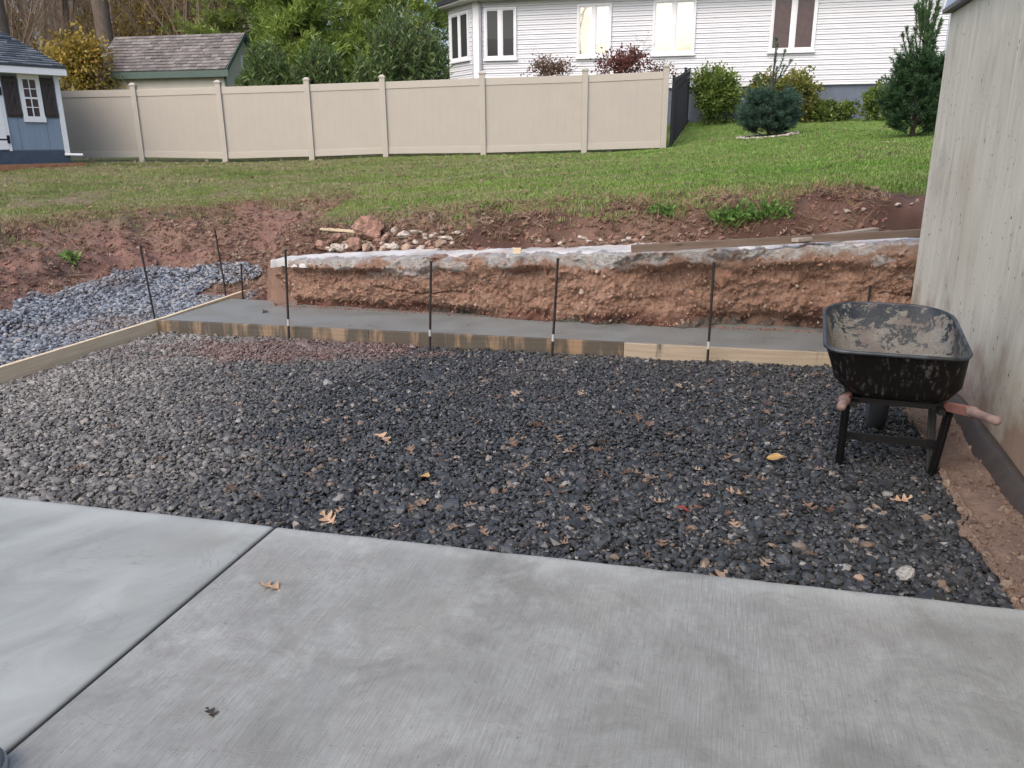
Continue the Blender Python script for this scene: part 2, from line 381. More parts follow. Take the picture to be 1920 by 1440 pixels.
M_SHEDBLUE = simple('blue_shed_siding', (.22, .285, .37), .7, .06, 3, .1, grain=(6, 6, .4)); M_TRIM = simple('white_trim', (.82, .83, .85), .5, .03)
M_TSHED = simple('tan_shed_siding', (.55, .52, .45), .75, .06, 3); M_GREENTRIM = simple('green_trim', (.075, .115, .10), .6, .1)
M_SHUT = simple('brown_shutter', (.05, .038, .036), .6, .2, 20); M_TIMBER = simple('orange_landscape_timber', (.32, .16, .09), .8, .2, 8, .3)
def glass(name, tint, refl):
    b = MB(name); n = b.noise(1.4, 3); b.color(b.mix(n, tuple(v*.7 for v in tint), tint)).rough(.03); b.set(**{'Metallic': refl, 'Specular IOR Level': .8 if refl > .5 else .28}); return b.m
M_GL_DARK = glass('dark_glass', (.05, .058, .06), .0); M_GL_SKY = glass('reflecting_glass', (.62, .58, .51), .95)  # bright sky and dark tree reflections set through pane colour and mirror strength
b = MB('tray_inside'); n1 = b.noise(13, 8, .75, b.pos(True), .5); n2 = b.noise(60, 5, .75, b.pos(True)); x, y, z = b.sep(b.pos(True))
cov = b.math('ADD', b.math('MULTIPLY', n1, 1.), b.math('MULTIPLY', b.math('SUBTRACT', .63, z), .55))
res = b.mix(n2, (.04, .038, .035), (.27, .26, .235)); res = b.mix(b.ramp(b.noise(7, 4), [(.5, 0.), (.62, .7)]), res, (.11, .085, .08))
b.color(b.mix(b.ramp(cov, [(.44, 0.), (.48, 1.)]), b.mix(b.ramp(n2, [(.58, 0.), (.66, .7)]), (.012, .018, .024), (.16, .16, .16)), res)).rough(b.ramp(cov, [(.4, .33), (.45, .75)])).bump(b.math('ADD', n2, cov), .4, .004)
M_TRAYIN = b.m
b = MB('tray_outside'); dr = b.noise(2.2, 5, .6, b.mapped((30, 30, .35), obj=True)); sm_ = b.noise(5, 4, .6, b.pos(True))
b.color(b.mix(b.math('MULTIPLY', b.ramp(dr, [(.54, 0.), (.64, .8)]), b.ramp(sm_, [(.38, 0.), (.58, .8)])), (.005, .005, .005), (.11, .10, .095))).rough(.5).set(**{'Specular IOR Level': .25}); M_TRAYOUT = b.m
M_RIM = simple('worn_rim_steel', (.035, .042, .05), .35, .7, 12); M_BARROWBLACK = simple('barrow_black', (.008, .008, .009), .45, .3)
M_RUBBER = simple('tyre_rubber', (.035, .038, .042), .6, .2); M_HANDLE = simple('pinkish_handle_wood', (.25, .115, .095), .6, .3, 14, .1); M_HANDLE_E = simple('worn_handle_end', (.27, .18, .155), .6, .35, 14)
b = MB('membrane'); n = b.noise(10, 5, .6); b.color(b.mix(n, (.028, .025, .024), (.085, .07, .062))).rough(.6).bump(n, .3, .01); M_MEMB = b.m
def leafmat(name, cols, rough=.6, sub=0.0, obj_rand=False):
    b = MB(name); r = b.n('ObjectInfo').outputs['Random'] if obj_rand else b.attr('rnd')
    k = len(cols)-1; c = b.ramp(r, [(i/k, q) for i, q in enumerate(cols)])
    b.color(c).rough(rough); b.set(**{'Specular IOR Level': .35})
    tr = b.n('BsdfTranslucent'); b.link(c, tr.inputs[0]); mx = b.n('MixShader'); mx.inputs[0].default_value = .35
    out = b.t.nodes['Material Output']; b.link(b.b.outputs[0], mx.inputs[1]); b.link(tr.outputs[0], mx.inputs[2]); b.link(mx.outputs[0], out.inputs[0])
    return b.m
M_LEAF_DRY = leafmat('dry_oak_leaf', [(.14, .08, .055), (.27, .18, .13), (.42, .32, .245), (.22, .13, .09)], .7, obj_rand=True)
M_LEAF_Y = simple('yellow_leaf', (.36, .23, .09), .6, .2, 30); M_LEAF_R = simple('red_leaf', (.16, .025, .02), .5, .2, 30); M_LEAF_TAN = simple('tan_leaf', (.40, .27, .18), .7, .25, 30); M_LEAF_DK = simple('dark_leaf', (.05, .04, .035), .7, .2, 30)
M_LAUREL = leafmat('laurel_leaves', [(.03, .06, .02), (.10, .17, .05), (.21, .29, .11), (.36, .42, .20)], .3)
M_PINEN = leafmat('pine_foliage', [(.03, .06, .012), (.14, .21, .04), (.27, .36, .08), (.40, .48, .14)], .6)
M_PINEN2 = leafmat('young_pine_needles', [(.02, .045, .025), (.05, .11, .05), (.10, .19, .07), (.20, .30, .12)], .55)
M_PINEN3 = leafmat('blue_pine_needles', [(.02, .045, .035), (.06, .12, .085), (.11, .19, .13), (.18, .27, .17)], .55)
M_SHRUB = leafmat('green_shrub_leaves', [(.03, .055, .012), (.09, .15, .03), (.19, .26, .06), (.32, .38, .12)], .5)
M_SHRUBY = leafmat('yellow_green_leaves', [(.05, .07, .015), (.14, .17, .035), (.26, .26, .07), (.32, .27, .08)], .5)
M_AUT = leafmat('autumn_leaves', [(.10, .08, .02), (.26, .20, .04), (.42, .32, .07), (.38, .20, .05)], .6)
M_BRN = leafmat('brown_leaves', [(.09, .05, .035), (.18, .11, .075), (.26, .17, .12)], .7); M_RED = leafmat('dull_red_leaves', [(.10, .03, .03), (.18, .07, .06), (.25, .12, .09)], .6)
M_BARK = simple('grey_brown_bark', (.135, .105, .085), .9, .35, 6, .5, grain=(4, 4, .7)); M_TWIG = simple('twig_bark', (.24, .18, .14), .9, .3, 3)
M_PBARK = simple('pine_bark', (.06, .045, .035), .9, .3, 6, .4)
M_ROCK_R = simple('reddish_rock', (.27, .16, .125), .95, .55, 16, 1); M_ROCK_G = simple('grey_lump', (.26, .255, .245), .95, .4, 60, 1); M_ROCK_P = simple('pale_rock', (.42, .37, .33), .95, .4, 20, 1); M_ROCK_T = simple('tan_rock', (.33, .24, .18), .95, .45, 18, 1)
b = MB('grass_blades'); oi = b.n('ObjectInfo').outputs['Random']
n = b.noise(.5, 5, .6); st = b.ramp(b.noise(1.3, 6, .7, b.mapped((.35, 1.5, 1))), [(.44, 0.), (.56, 1.)])
x, y, z = b.sep()
lush = b.math('ADD', b.math('MULTIPLY', b.math('ADD', x, 5.0), .10, True), 0.)
g = b.mix(b.ramp(n, [(.35, 0.), (.65, 1.)]), (.12, .18, .03), (.25, .31, .07)); g = b.mix(b.math('MULTIPLY', lush, .85), g, (.125, .29, .03))
g = b.mix(b.math('MULTIPLY', st, b.math('SUBTRACT', .95, b.math('MULTIPLY', lush, .6))), g, b.mix(oi, (.26, .215, .12), (.42, .36, .22)))
g = b.mix(b.math('MULTIPLY', b.ramp(oi, [(.84, 0.), (.88, .8)]), b.math('SUBTRACT', 1., b.math('MULTIPLY', lush, .75))), g, (.28, .24, .15)); g = b.mix(.25, g, b.mix(oi, (.03, .07, .012), (.24, .34, .08)))
b.color(g).rough(.7); M_GRASS = b.m
M_WEED = leafmat('weed_leaves', [(.05, .11, .025), (.12, .24, .05), (.24, .36, .11)], .5)
M_SNEAK = simple('blue_grey_worn_leather', (.16, .19, .22), .7, .4, 30, .3); M_SOLE = simple('pale_sole', (.35, .34, .36), .6, .2)

# ------------------------------------------------------------------ patio (two slabs and the joint between them)
J = np.array([-1.04, 3.18]); ED = np.array([math.cos(R(-13.5)), math.sin(R(-13.5))]); JD = -np.array([math.sin(R(15)), math.cos(R(15))])
patio = tag(bpy.data.objects.new('patio', None), kind='structure'); COL.objects.link(patio)
def slab(e0, e1, mat):
    us = np.concatenate([[0, .004, .012], np.linspace(.03, .10, 4), np.linspace(.2, 8.5, 60)])
    es = np.concatenate([[e0, e0+.004, e0+.012], np.linspace(e0+.05, e1-.05, 54), [e1-.012, e1-.004, e1]])
    ee, uu = np.meshgrid(es, us)
    X = J[0]+ee*ED[0]+uu*JD[0]; Y = J[1]+ee*ED[1]+uu*JD[1]
    Z = -.012*np.exp(-uu/.006) + 0*X
    Y = Y + np.where(uu < .05, .004*vnoise(ee*9, 0, 0, 3)+.002*vnoise(ee*40, 0, 0, 4), 0)
    d = np.minimum(np.abs(ee-e0), np.abs(ee-e1)); Z -= .009*np.exp(-d/.004)
    edge = .65*sst(-uu, -.16, -.05)*(0.6+.4*vnoise(ee*5, uu*9, 0, 5)) 
    v = np.stack([X.ravel(), Y.ravel(), Z.ravel()], 1); n = len(v); nx = 60
    f = grid(nx, len(us))[:, ::-1]
    # skirts
    sk = v.copy(); sk[:, 2] = -.14
    fr = np.array([[i, i+1, n+i+1, n+i] for i in range(nx-1)])
    l = [np.array([[j*nx+c_, (j+1)*nx+c_, n+(j+1)*nx+c_, n+j*nx+c_] for j in range(len(us)-1)]) for c_ in (0, nx-1)]
    o = obj('slab', np.concatenate([v, sk]), np.concatenate([f, fr]+l), mat, patio, attrs={'edge': np.concatenate([np.clip(edge, 0, 1).ravel()]*2)})
    return o
slab(-9, -.008, M_PATIO2); slab(.008, 2.985, M_PATIO)
jp = P(); q = [J+ED*e+JD*u for e, u in ((-.008, .0), (.008, .0), (.008, 8.4), (-.008, 8.4))]
jp.prism([tuple(a) for a in q][::-1], -.13, -.012); jp.build('control_joint', simple('joint_filler', (.02, .02, .022), .8), patio)

# ------------------------------------------------------------------ terrain
CP = [(-6.6, 10.5, .50), (-5.9, 11.9, .52), (-4.45, 12.1, .58), (-2.4, 10.2, .62), (-8.5, 8.5, .42), (-12, 8, .4), (-9, 13, .6), (-9.5, 17, 1.02),
      (-10.2, 21.2, 1.22), (-7.2, 20.8, 1.17), (-5, 20.6, 1.2), (-3.2, 20.4, 1.25), (-.7, 20.1, 1.29), (1.8, 20.0, 1.33), (3.6, 19.8, 1.39),
      (-.5, 9.2, .84), (1.5, 9.0, .97), (3.9, 8.2, 1.1), (2.6, 8.4, 1.02), (0, 14, 1.08), (-4, 15, .85), (4, 14, 1.27), (5, 11, 1.27),
      (4.9, 18.5, 1.6), (6.6, 13.8, 1.58), (8, 16, 1.72), (5.8, 25.4, 2.25), (8.5, 24.0, 2.15), (11.5, 23.2, 2.15), (-9, 28, 1.4), (0, 30, 1.6), (-20, 35, 1.5), (10, 40, 2.5), (20, 20, 2), (0, 60, 2.5), (-25, 60, 2.2), (25, 60, 2.6), (-22, 12, .6), (14, 8, 1.4), (9, 9, 1.3)]
CP = np.array(CP)
def tps(r2): return np.where(r2 > 0, r2*np.log(r2+1e-12), 0)
K = tps(((CP[:, None, :2]-CP[None, :, :2])**2).sum(-1)) + np.eye(len(CP))*.3
Pm = np.c_[np.ones(len(CP)), CP[:, :2]]
Ssys = np.block([[K, Pm], [Pm.T, np.zeros((3, 3))]]); Wt = np.linalg.solve(Ssys, np.r_[CP[:, 2], np.zeros(3)])
def lawn(x, y):
    x, y = np.asarray(x, float), np.asarray(y, float); r = Wt[-3]+Wt[-2]*x+Wt[-1]*y
    for (cx, cy, _), wt in zip(CP, Wt): r = r + wt*tps((x-cx)**2+(y-cy)**2)
    return r
BANK = [(-2.75, 9.15), (-2.60, 8.55), (-2.43, 8.15), (-.83, 7.70), (.4, 7.34), (1.76, 7.0), (2.68, 6.78), (3.45, 6.56)]
PIT = [(-14, 2.0), (-5.6, 4.6), (-4.95, 6.2), (-4.8, 7.3), (-4.85, 8.4), (-4.9, 9.5), (-4.5, 10.35), (-3.5, 10.35), (-3.0, 9.8)] + BANK + [(5, 5.9), (5, -8), (-14, -8)]
def sd_poly(x, y, poly):
    x, y = np.asarray(x, float), np.asarray(y, float); d = np.full(x.shape, 1e9); ins = np.zeros(x.shape, bool); n = len(poly)
    for i in range(n):
        ax, ay = poly[i]; bx, by = poly[(i+1) % n]; ex, ey = bx-ax, by-ay
        t = np.clip(((x-ax)*ex+(y-ay)*ey)/(ex*ex+ey*ey), 0, 1); d = np.minimum(d, np.hypot(x-ax-t*ex, y-ay-t*ey))
        with np.errstate(divide='ignore', invalid='ignore'):
            cr = ((ay > y) != (by > y)) & (x < ex*(y-ay)/(ey if ey else 1e-9)+ax)
        ins ^= cr
    return np.where(ins, -d, d)
def d_line(x, y, line):
    d = np.full(np.shape(x), 1e9)
    for (ax, ay), (bx, by) in zip(line[:-1], line[1:]):
        ex, ey = bx-ax, by-ay; t = np.clip(((x-ax)*ex+(y-ay)*ey)/(ex*ex+ey*ey), 0, 1); d = np.minimum(d, np.hypot(x-ax-t*ex, y-ay-t*ey))
    return d
def striptop(x): return np.interp(x, [-2.7, -2.4, -.8, .4, 1.76, 2.7, 3.4], [.43, .45, .535, .605, .685, .735, .775])
def ground(x, y, detail=True):
    x, y = np.asarray(x, float), np.asarray(y, float)
    L = lawn(x, y); d = sd_poly(x, y, PIT); db = d_line(x, y, BANK[2:])
    bankz = sst(x, -3.0, -2.65)                                  # 1 where the bank stands in front
    # berm slope on the left
    lump = .13*fbm(x*1.6, y*1.6, 0, 5, 11)+.05*fbm(x*6, y*6, 0, 4, 17)
    s = sst(d, -.15, 2.1)**.75
    berm = -.04 + (L+.04)*s + lump*np.clip(d*2.5+.1, 0, 1)*(1-sst(d, 1.8, 3.2))
    berm += .10*np.exp(-((d-.9)/.4)**2)*(x < -3)*(.6+.8*vnoise(x*1.1, y*1.1, 0, 31))
    st = striptop(x)-.03
    rise = sst(db, .62, 1.15)
    bk = np.where(db < .27, -.12, st)*(1-rise) + L*rise + (.05*fbm(x*3, y*3, 0, 5, 21)+.025*fbm(x*13, y*13, 0, 3, 23))*(db > .6)*(1-sst(db, 1.6, 2.8)) + .05*np.exp(-((db-1.25)/.25)**2)*(.5+vnoise(x*1.7, y, 0, 8))
    out = berm*(1-bankz)+bk*bankz
    z = np.where(d < .0, -.15, out)
    z = np.where((d < 0) & (bankz < .5) & (y > 3), -.13+.05*sst(-x, 3.2, 4.6)+sst(-d, .5, 0)*.10, z)
    return z + .012*fbm(x*.9, y*.9, 0, 3, 40)*(d > 1)
def axis(lo, hi, fine0, fine1, step, coarse):
    a = np.arange(fine0, fine1, step); l = fine0-np.cumsum(coarse*1.22**np.arange(60)); l = l[l > lo][::-1]
    r_ = fine1+np.cumsum(coarse*1.22**np.arange(60)); r_ = r_[r_ < hi]; return np.concatenate([[lo], l, a, r_, [hi]])
xs = axis(-400, 400, -10, 6, .055, .15); ys = axis(-60, 900, 3.0, 13, .055, .12)
XX, YY = np.meshgrid(xs, ys); 
far = np.maximum(sst(YY, 45, 90), np.maximum(sst(np.abs(XX), 25, 50), sst(-YY, 5, 12)))
ZZ = ground(XX, YY)*(1-far)+far*np.where(YY < 0, -.15, 1.5); ZZ = np.where(YY < 3, np.minimum(ZZ, -.15*(XX > -13)+ZZ*(XX <= -13)), ZZ)
dP = sd_poly(XX, YY, PIT); dB = d_line(XX, YY, BANK[2:]); bz = sst(XX, -2.75, -2.35)
nz = fbm(XX*1.2, YY*1.2, 0, 5, 55)
edge_d = np.where(bz > .5, dB-1.0+.35*sst(XX, 2.4, 3.2), dP-2.0)
soilm = 1-sst(edge_d+.6*nz, -.2, .3)
# soil reaches far back at right, next to the wall
soilm = np.maximum(soilm, (1-sst(dB-1.2-.45*sst(XX, 1.0, 3.6)+.3*nz, -.1, .25))*bz)
straw = np.clip(sst(nz+.8*np.exp(-((YY-13.2+.08*XX)/.9)**2)*sst(-XX, 2.5, 4)+.9*np.exp(-((YY-17.6+.1*XX)/.7)**2)*sst(-XX, 4, 6)+.8*(1-sst(edge_d, 0, .9)), .55, 1.1), 0, .9)*(1-soilm*.6)
darkm = soilm*bz*sst(dB, .55, .75)*np.clip(.65+.6*fbm(XX*2, YY*2, 0, 3, 77), 0, 1)
gm = obj('ground', np.stack([XX.ravel(), YY.ravel(), ZZ.ravel()], 1), grid(len(xs), len(ys)), M_GROUND, smooth=True, attrs={'soil': soilm.ravel(), 'straw': straw.ravel(), 'dark': darkm.ravel()})
tag(gm, kind='structure')
def hit(xp, yp, y0=7.6, y1=30):
    d = ray(xp, yp); t = np.arange(y0, y1, .02); X = d[0]/d[1]*t; Z = CAM_H+d[2]/d[1]*t; g_ = ground(X, t); k = np.argmax(g_ >= Z)
    return np.array([X[k], t[k], g_[k]]) if (g_ >= Z).any() else np.array([X[-1], t[-1], Z[-1]])
def gz(x, y): return float(ground(np.array([x]), np.array([y]))[0])

# gravel beds
WP = np.array([2.41, 3.43]); WD = np.array([.276, .961]); WD = WD/np.linalg.norm(WD); WN = np.array([-WD[1], WD[0]])   # wall base line, normal into the yard
CF = np.array([-3.36, 7.49]); FD = np.array([math.cos(R(-13.3)), math.sin(R(-13.3))]); LD = -np.array([math.sin(R(15.5)), math.cos(R(15.5))])
RAG = [(1640, 700), (1668, 722), (1690, 748), (1700, 775), (1722, 800), (1738, 832), (1752, 862), (1776, 905), (1792, 935), (1812, 962), (1800, 985), (1822, 1012), (1842, 1030), (1862, 1060), (1880, 1085), (1900, 1118), (1912, 1150)]
RAGW = [tuple(G(x, y, -.05)[:2]) for x, y in RAG]
ledge_poly = RAGW + [tuple(WP+WD*-1.2), tuple(WP+WD*3.4)]
def rocks(n, seed, flat=.6):
    out = []
    import bmesh
    for k in range(n):
        bm = bmesh.new(); bmesh.ops.create_icosphere(bm, subdivisions=1, radius=.5)
        r_ = random.Random(seed+k)
        ax = (1, r_.uniform(.62, .95), r_.uniform(flat*.6, flat))
        planes = [(Vector((r_.gauss(0, 1), r_.gauss(0, 1), r_.gauss(0, 1))).normalized(), r_.uniform(.26, .42)) for _ in range(7)]
        for v in bm.verts:
            for nrm, dd in planes:
                e = v.co.dot(nrm)-dd
                if e > 0: v.co -= nrm*e
            v.co *= r_.uniform(.94, 1.06); v.co = Vector((v.co.x*ax[0], v.co.y*ax[1], v.co.z*ax[2]))*1.25
        me = bpy.data.meshes.new('stone'); bm.to_mesh(me); bm.free(); out.append(me)
    return out
def protos(meshes, mat, nm):
    r_ = []
    for me in meshes:
        m2 = me.copy(); m2.materials.clear(); m2.materials.append(mat); o = bpy.data.objects.new(nm, m2); COL.objects.link(o); r_.append(o)
    return r_
RK = rocks(9, 100)
def pts_grid(x0, x1, y0, y1, sp):
    a, b_ = np.meshgrid(np.arange(x0, x1, sp), np.arange(y0, y1, sp)); a = a+rng.uniform(-.5, .5, a.shape)*sp; b_ = b_+rng.uniform(-.5, .5, a.shape)*sp
    return a.ravel(), b_.ravel()
def bedz(x, y): return -.078-.03*sst(y, 4, 6.5)+.014*fbm(x*1.5, y*1.5, 0, 3, 91)
def euler(n, tilt=.35): return np.stack([rng.normal(0, tilt, n), rng.normal(0, tilt, n), rng.uniform(0, 6.28, n)], 1)
PX, PY, PZ, PS = [], [], [], []
for layer, sp, dz in ((0, .024, -.014), (1, .025, 0.), (2, .050, .008)):
    x, y = pts_grid(-5.2, 3.9, 2.2, 7.6, sp)
    e = (x-J[0])*ED[0]+(y-J[1])*ED[1]; u = (x-J[0])*(-ED[1])+(y-J[1])*ED[0]           # past the patio edge
    fu = (x-CF[0])*(-FD[1])+(y-CF[1])*FD[0]; lf = (x-CF[0])*(-LD[1])+(y-CF[1])*LD[0]
    k = (u > .012) & (fu < -.055) & (lf > .04) & (sd_poly(x, y, ledge_poly) > .015-.02*layer)
    k &= ((x-WP[0])*WN[0]+(y-WP[1])*WN[1] > .05)
    x, y = x[k], y[k]; PX.append(x); PY.append(y); PZ.append(bedz(x, y)+dz+rng.uniform(-.004, .004, len(x)))
    s_ = rng.lognormal(-3.66, .34, len(x))*(1+.25*sst(-y, -4.5, -3)); PS.append(s_)
x, y, z, s_ = map(np.concatenate, (PX, PY, PZ, PS)); n = len(x)
scatter('gravel_bed', np.stack([x, y, z], 1), euler(n), s_[:, None]*rng.uniform(.8, 1.2, (n, 3)), rng.integers(0, 9, n), protos(RK, M_STONE, 'dark_stone'),
        label='bed of dark wet crushed stone between patio and footing', cat='gravel', kind='stuff')
PX, PY, PZ, PS = [], [], [], []
for layer, sp, dz in ((0, .036, -.012), (1, .045, 0.)):
    x, y = pts_grid(-6.5, -2.2, 2.5, 10.8, sp)
    lf = (x-CF[0])*(-LD[1])+(y-CF[1])*LD[0]; k = (lf < -.04)
    dd = sd_poly(x, y, PIT); k &= (dd < .10+.10*vnoise(x*3, y*3, 0, 5)) & (y > 3.2) & ((y < 9.05) | (x < -2.95)) 
    k &= ~((y > 9.3) & (x > -3.75) & (np.hypot(x+3.45, y-10.3) > .42))
    x, y = x[k], y[k]; PX.append(x); PY.append(y); PZ.append(np.maximum(ground(x, y)+.012, -.10+0*x)+dz+.05*sst(-x, 3.3, 4.4)+.13*np.exp(-((x+3.45)**2+(y-10.3)**2)/.12)); PS.append(rng.lognormal(-3.2, .28, len(x)))
x, y, z, s_ = map(np.concatenate, (PX, PY, PZ, PS)); n = len(x)
scatter('gravel_trench', np.stack([x, y, z], 1), euler(n), s_[:, None]*rng.uniform(.8, 1.2, (n, 3)), rng.integers(0, 9, n), protos(RK, M_STONE_DRY, 'grey_stone'),
        label='pale blue grey loose stone left of the form board', cat='gravel', kind='stuff')
# bed underneath the dark stones
bb = P(); bb.prism([(-5.2, 2.5), (3.4, 1.0), (3.4, 6.4), (-3.4, 7.5), (-3.9, 5.7), (-4.6, 3.0)], -.149, -.118)
tag(bb.build('stone_base', simple('dark_fines', (.02, .018, .017), .9, .4, 30, .3)), kind='structure')

# damp dirt ledge beside the wall
def ledge():
    n_s, n_t = 150, 26; V = []; at = []
    rag = np.array(RAGW); cum = np.r_[0, np.cumsum(np.hypot(*(rag[1:]-rag[:-1]).T))]; ss = np.linspace(0, cum[-1], n_s)
    rx, ry = np.interp(ss, cum, rag[:, 0]), np.interp(ss, cum, rag[:, 1])
    rx = rx+.014*fbm(ss*9, 0, 0, 4, 3); ry = ry+.014*fbm(ss*9, 5, 0, 4, 4)
    for i in range(n_s):
        p = np.array([rx[i], ry[i]]); t0 = (p-WP)@WD; q_ = WP+WD*t0
        for j in range(n_t):
            t = j/(n_t-1); tt = t**1.2; xy = p*(1-tt)+(q_)*tt
            V.append((xy[0], xy[1], 0)); at.append(t)
    V = np.array(V); at = np.array(at)
    V[:, 2] = -.055+.035*at+.008*fbm(V[:, 0]*6, V[:, 1]*6, 0, 4, 9)+.006*fbm(V[:, 0]*30, V[:, 1]*30, 0, 2, 12)-.085*(at < .001)+.012*((at > .03) & (at < .12))
    f = grid(n_t, n_s)[:, ::-1]; mi = ((np.arange(len(f)) % (n_t-1)) < 1+(vnoise(np.arange(len(f))//(n_t-1)*.35, 0, 0, 5) > .1)).astype(int)
    o = obj('dirt_ledge', V, f, mats=[M_LEDGE, M_CRUST], midx=mi, smooth=True); tag(o, kind='structure')
ledge()

# ------------------------------------------------------------------ the house wall at right, with siding above
dwell = thing('house_with_concrete_foundation', 'tall stained grey concrete foundation wall with blue siding above, right edge', 'house', (*WP, -.12), math.atan2(WD[1], WD[0]))
L1 = 3.2; WTOP = 2.62
us = np.linspace(-9, L1, 90); zz = np.linspace(0, WTOP, 40)
p_ = P(); p_.box(-9, L1, -.25, 0, -.1, WTOP); p_.build('foundation_wall', M_WALL, dwell, bevel=.008)
for i in range(8):
    z0 = WTOP+.03+i*.15
    q = P(); q.hexa([(-9, .0, z0), (L1+.02, 0., z0), (L1+.02, .05, z0), (-9, .05, z0), (-9, 0, z0+.148), (L1+.02, 0., z0+.148), (L1+.02, .022, z0+.148), (-9, .022, z0+.148)])
    q.build('siding_board', simple('pale_blue_siding', (.36, .44, .56), .6, .05) if i == 0 else bpy.data.materials['pale_blue_siding'], dwell)
q = P(); q.box(-9, L1+.01, -.1, .058, WTOP+.001, WTOP+.028); q.build('shadow_strip', M_GUTTER_SHADOW, dwell)  # dark strip paints the shadow under the siding's lower edge
q = P(); q.box(-9, L1+.0, -3.8, -.255, -.1, 3.9); q.build('unseen_house_body', M_FOUND, dwell)  # unseen bulk, kept low so more sky light reaches the yard
q = P(); q.hexa([(-9.3, .25, 3.9), (L1+.3, .25, 3.9), (L1+.3, -4.2, 6.2), (-9.3, -4.2, 6.2), (-9.3, .25, 4.05), (L1+.3, .25, 4.05), (L1+.3, -4.2, 6.35), (-9.3, -4.2, 6.35)]); q.build('roof', M_SHINGLE, dwell)  # unseen roof, eave lowered and overhang trimmed to brighten wall and patio
q = P(); q.box(L1+.001, L1+.05, -.06, .055, WTOP+.03, 3.9); q.build('corner_trim', M_WHITE, dwell)
# membrane strip along the wall base
def membrane():
    n = 90; V = []; us = np.linspace(-1.3, 2.4, n)
    for i, u in enumerate(us):
        wv = .018*math.sin(u*2.3+1)+.01*vnoise(u*3, 0, 0, 2); k = sst(u, 2.2, 1.2)
        for t, (off, h) in enumerate(((.075+wv, -.045), (.06+wv, .02), (.03+wv*.6, .055+.02*float(vnoise(u*1.7, 3, 0, 6))+.03*k), (.006, .075+.025*float(vnoise(u*1.7, 9, 0, 6))+.03*k), (.004, .03))):
            p = WP+WD*u+WN*off; V.append((p[0], p[1], -.03+h))
    o = obj('waterproofing_membrane', V, grid(5, n), M_MEMB, smooth=True)
    tag(o, 'dark rubbery membrane strip curling along the base of concrete wall', 'membrane')
membrane()

def ledge_bits():
    rag = np.array(RAGW); n = 2200; i = rng.integers(0, len(rag)-1, n); t = rng.random(n)[:, None]; p = rag[i]*(1-t)+rag[i+1]*t
    far_ = rng.random(n) < .6; w_ = np.where(far_, rng.random(n), np.abs(rng.normal(0, .01, n))); tt = ((p-WP)@WD)[:, None]; q_ = WP+WD*tt; xy = p*(1-w_[:, None])+q_*w_[:, None]; xy = xy+np.where(far_, 0, -1)[:, None]*WN*-rng.uniform(-.004, .012, (n, 1))
    z = -.05+.03*w_; k = rng.random(n) < .8
    for nm, kk, m, lb in (('ledge_crumbs', k, M_LEDGE, 'brown dirt crumbs over the damp ledge beside the wall'), ('crust_crumbs', ~k, M_CRUST, 'pale crumbs along the crusty edge of the dirt ledge')):
        m_ = int(kk.sum()); scatter(nm, np.c_[xy[kk], z[kk]], rng.uniform(0, 6.28, (m_, 3)), rng.lognormal(-4.5, .55, m_), rng.integers(0, 9, m_), protos(RK, m, 'crumb'), label=lb, cat='dirt crumbs', kind='stuff')
ledge_bits()
# ------------------------------------------------------------------ footing and form boards
FB = P()
fl = [CF, CF+FD*6.75, np.array([3.6, 6.9]), np.array([.4, 7.5]), np.array([-2.3, 8.35]), G(516, 573, 0)[:2], G(511, 563, 0)[:2], G(434, 559, 0)[:2]]
bm_pts = [tuple(np.array(a)+np.array([.0, .0])) for a in fl]
FB.prism(bm_pts, -.13, -.006)
fo = FB.build('concrete_footing', M_WET); tag(fo, 'freshly poured smooth wet grey footing slab inside the form boards', 'footing')
def form(name, a, d, length, mat, label, h=.135, t=.038, z0=-.128, off=0, group='form boards around the footing', tilt=0):
    ang = math.atan2(d[1], d[0]); q = P(); q.box(0, length, -t if off == 0 else off-t, off, 0, h)
    o = q.build(name, mat, bevel=.002); o.location = (a[0], a[1], z0); o.rotation_euler = (0, tilt, ang)
    return tag(o, label, 'form board', group)
ang = math.atan2(FD[1], FD[0])
S1 = 4.42
form('form_board', CF-FD*.0+np.array([0, 0]), FD, 2.15, M_PINE_ST, 'brown form board with cement drips, at left end of the footing front')
form('form_board', CF+FD*2.153, FD, S1-2.156, M_PINE_D, 'dark cement soaked form board in the middle of the footing front')
form('form_board', CF+FD*S1-np.array([-FD[1], FD[0]])*.02, FD, 2.0, M_PINE_L, 'pale form board with brown stains between last stakes and wheelbarrow')
form('form_board', CF+LD*(-.035)-np.array([-LD[1], LD[0]])*.0, LD, 5.2, M_PINE, 'long clean yellow pine form board running left towards the patio', h=.14)
BL = G(300, 600, 0)[:2]; BE = G(455, 548, 0)[:2]; bd = (BE-BL); bl = np.linalg.norm(bd); bd = bd/bl
form('form_board', CF+bd*.04+np.array([-bd[1], bd[0]])*.04, bd, bl+.05, M_PINE, 'pine form board on the far left side of the wet footing', h=.135)
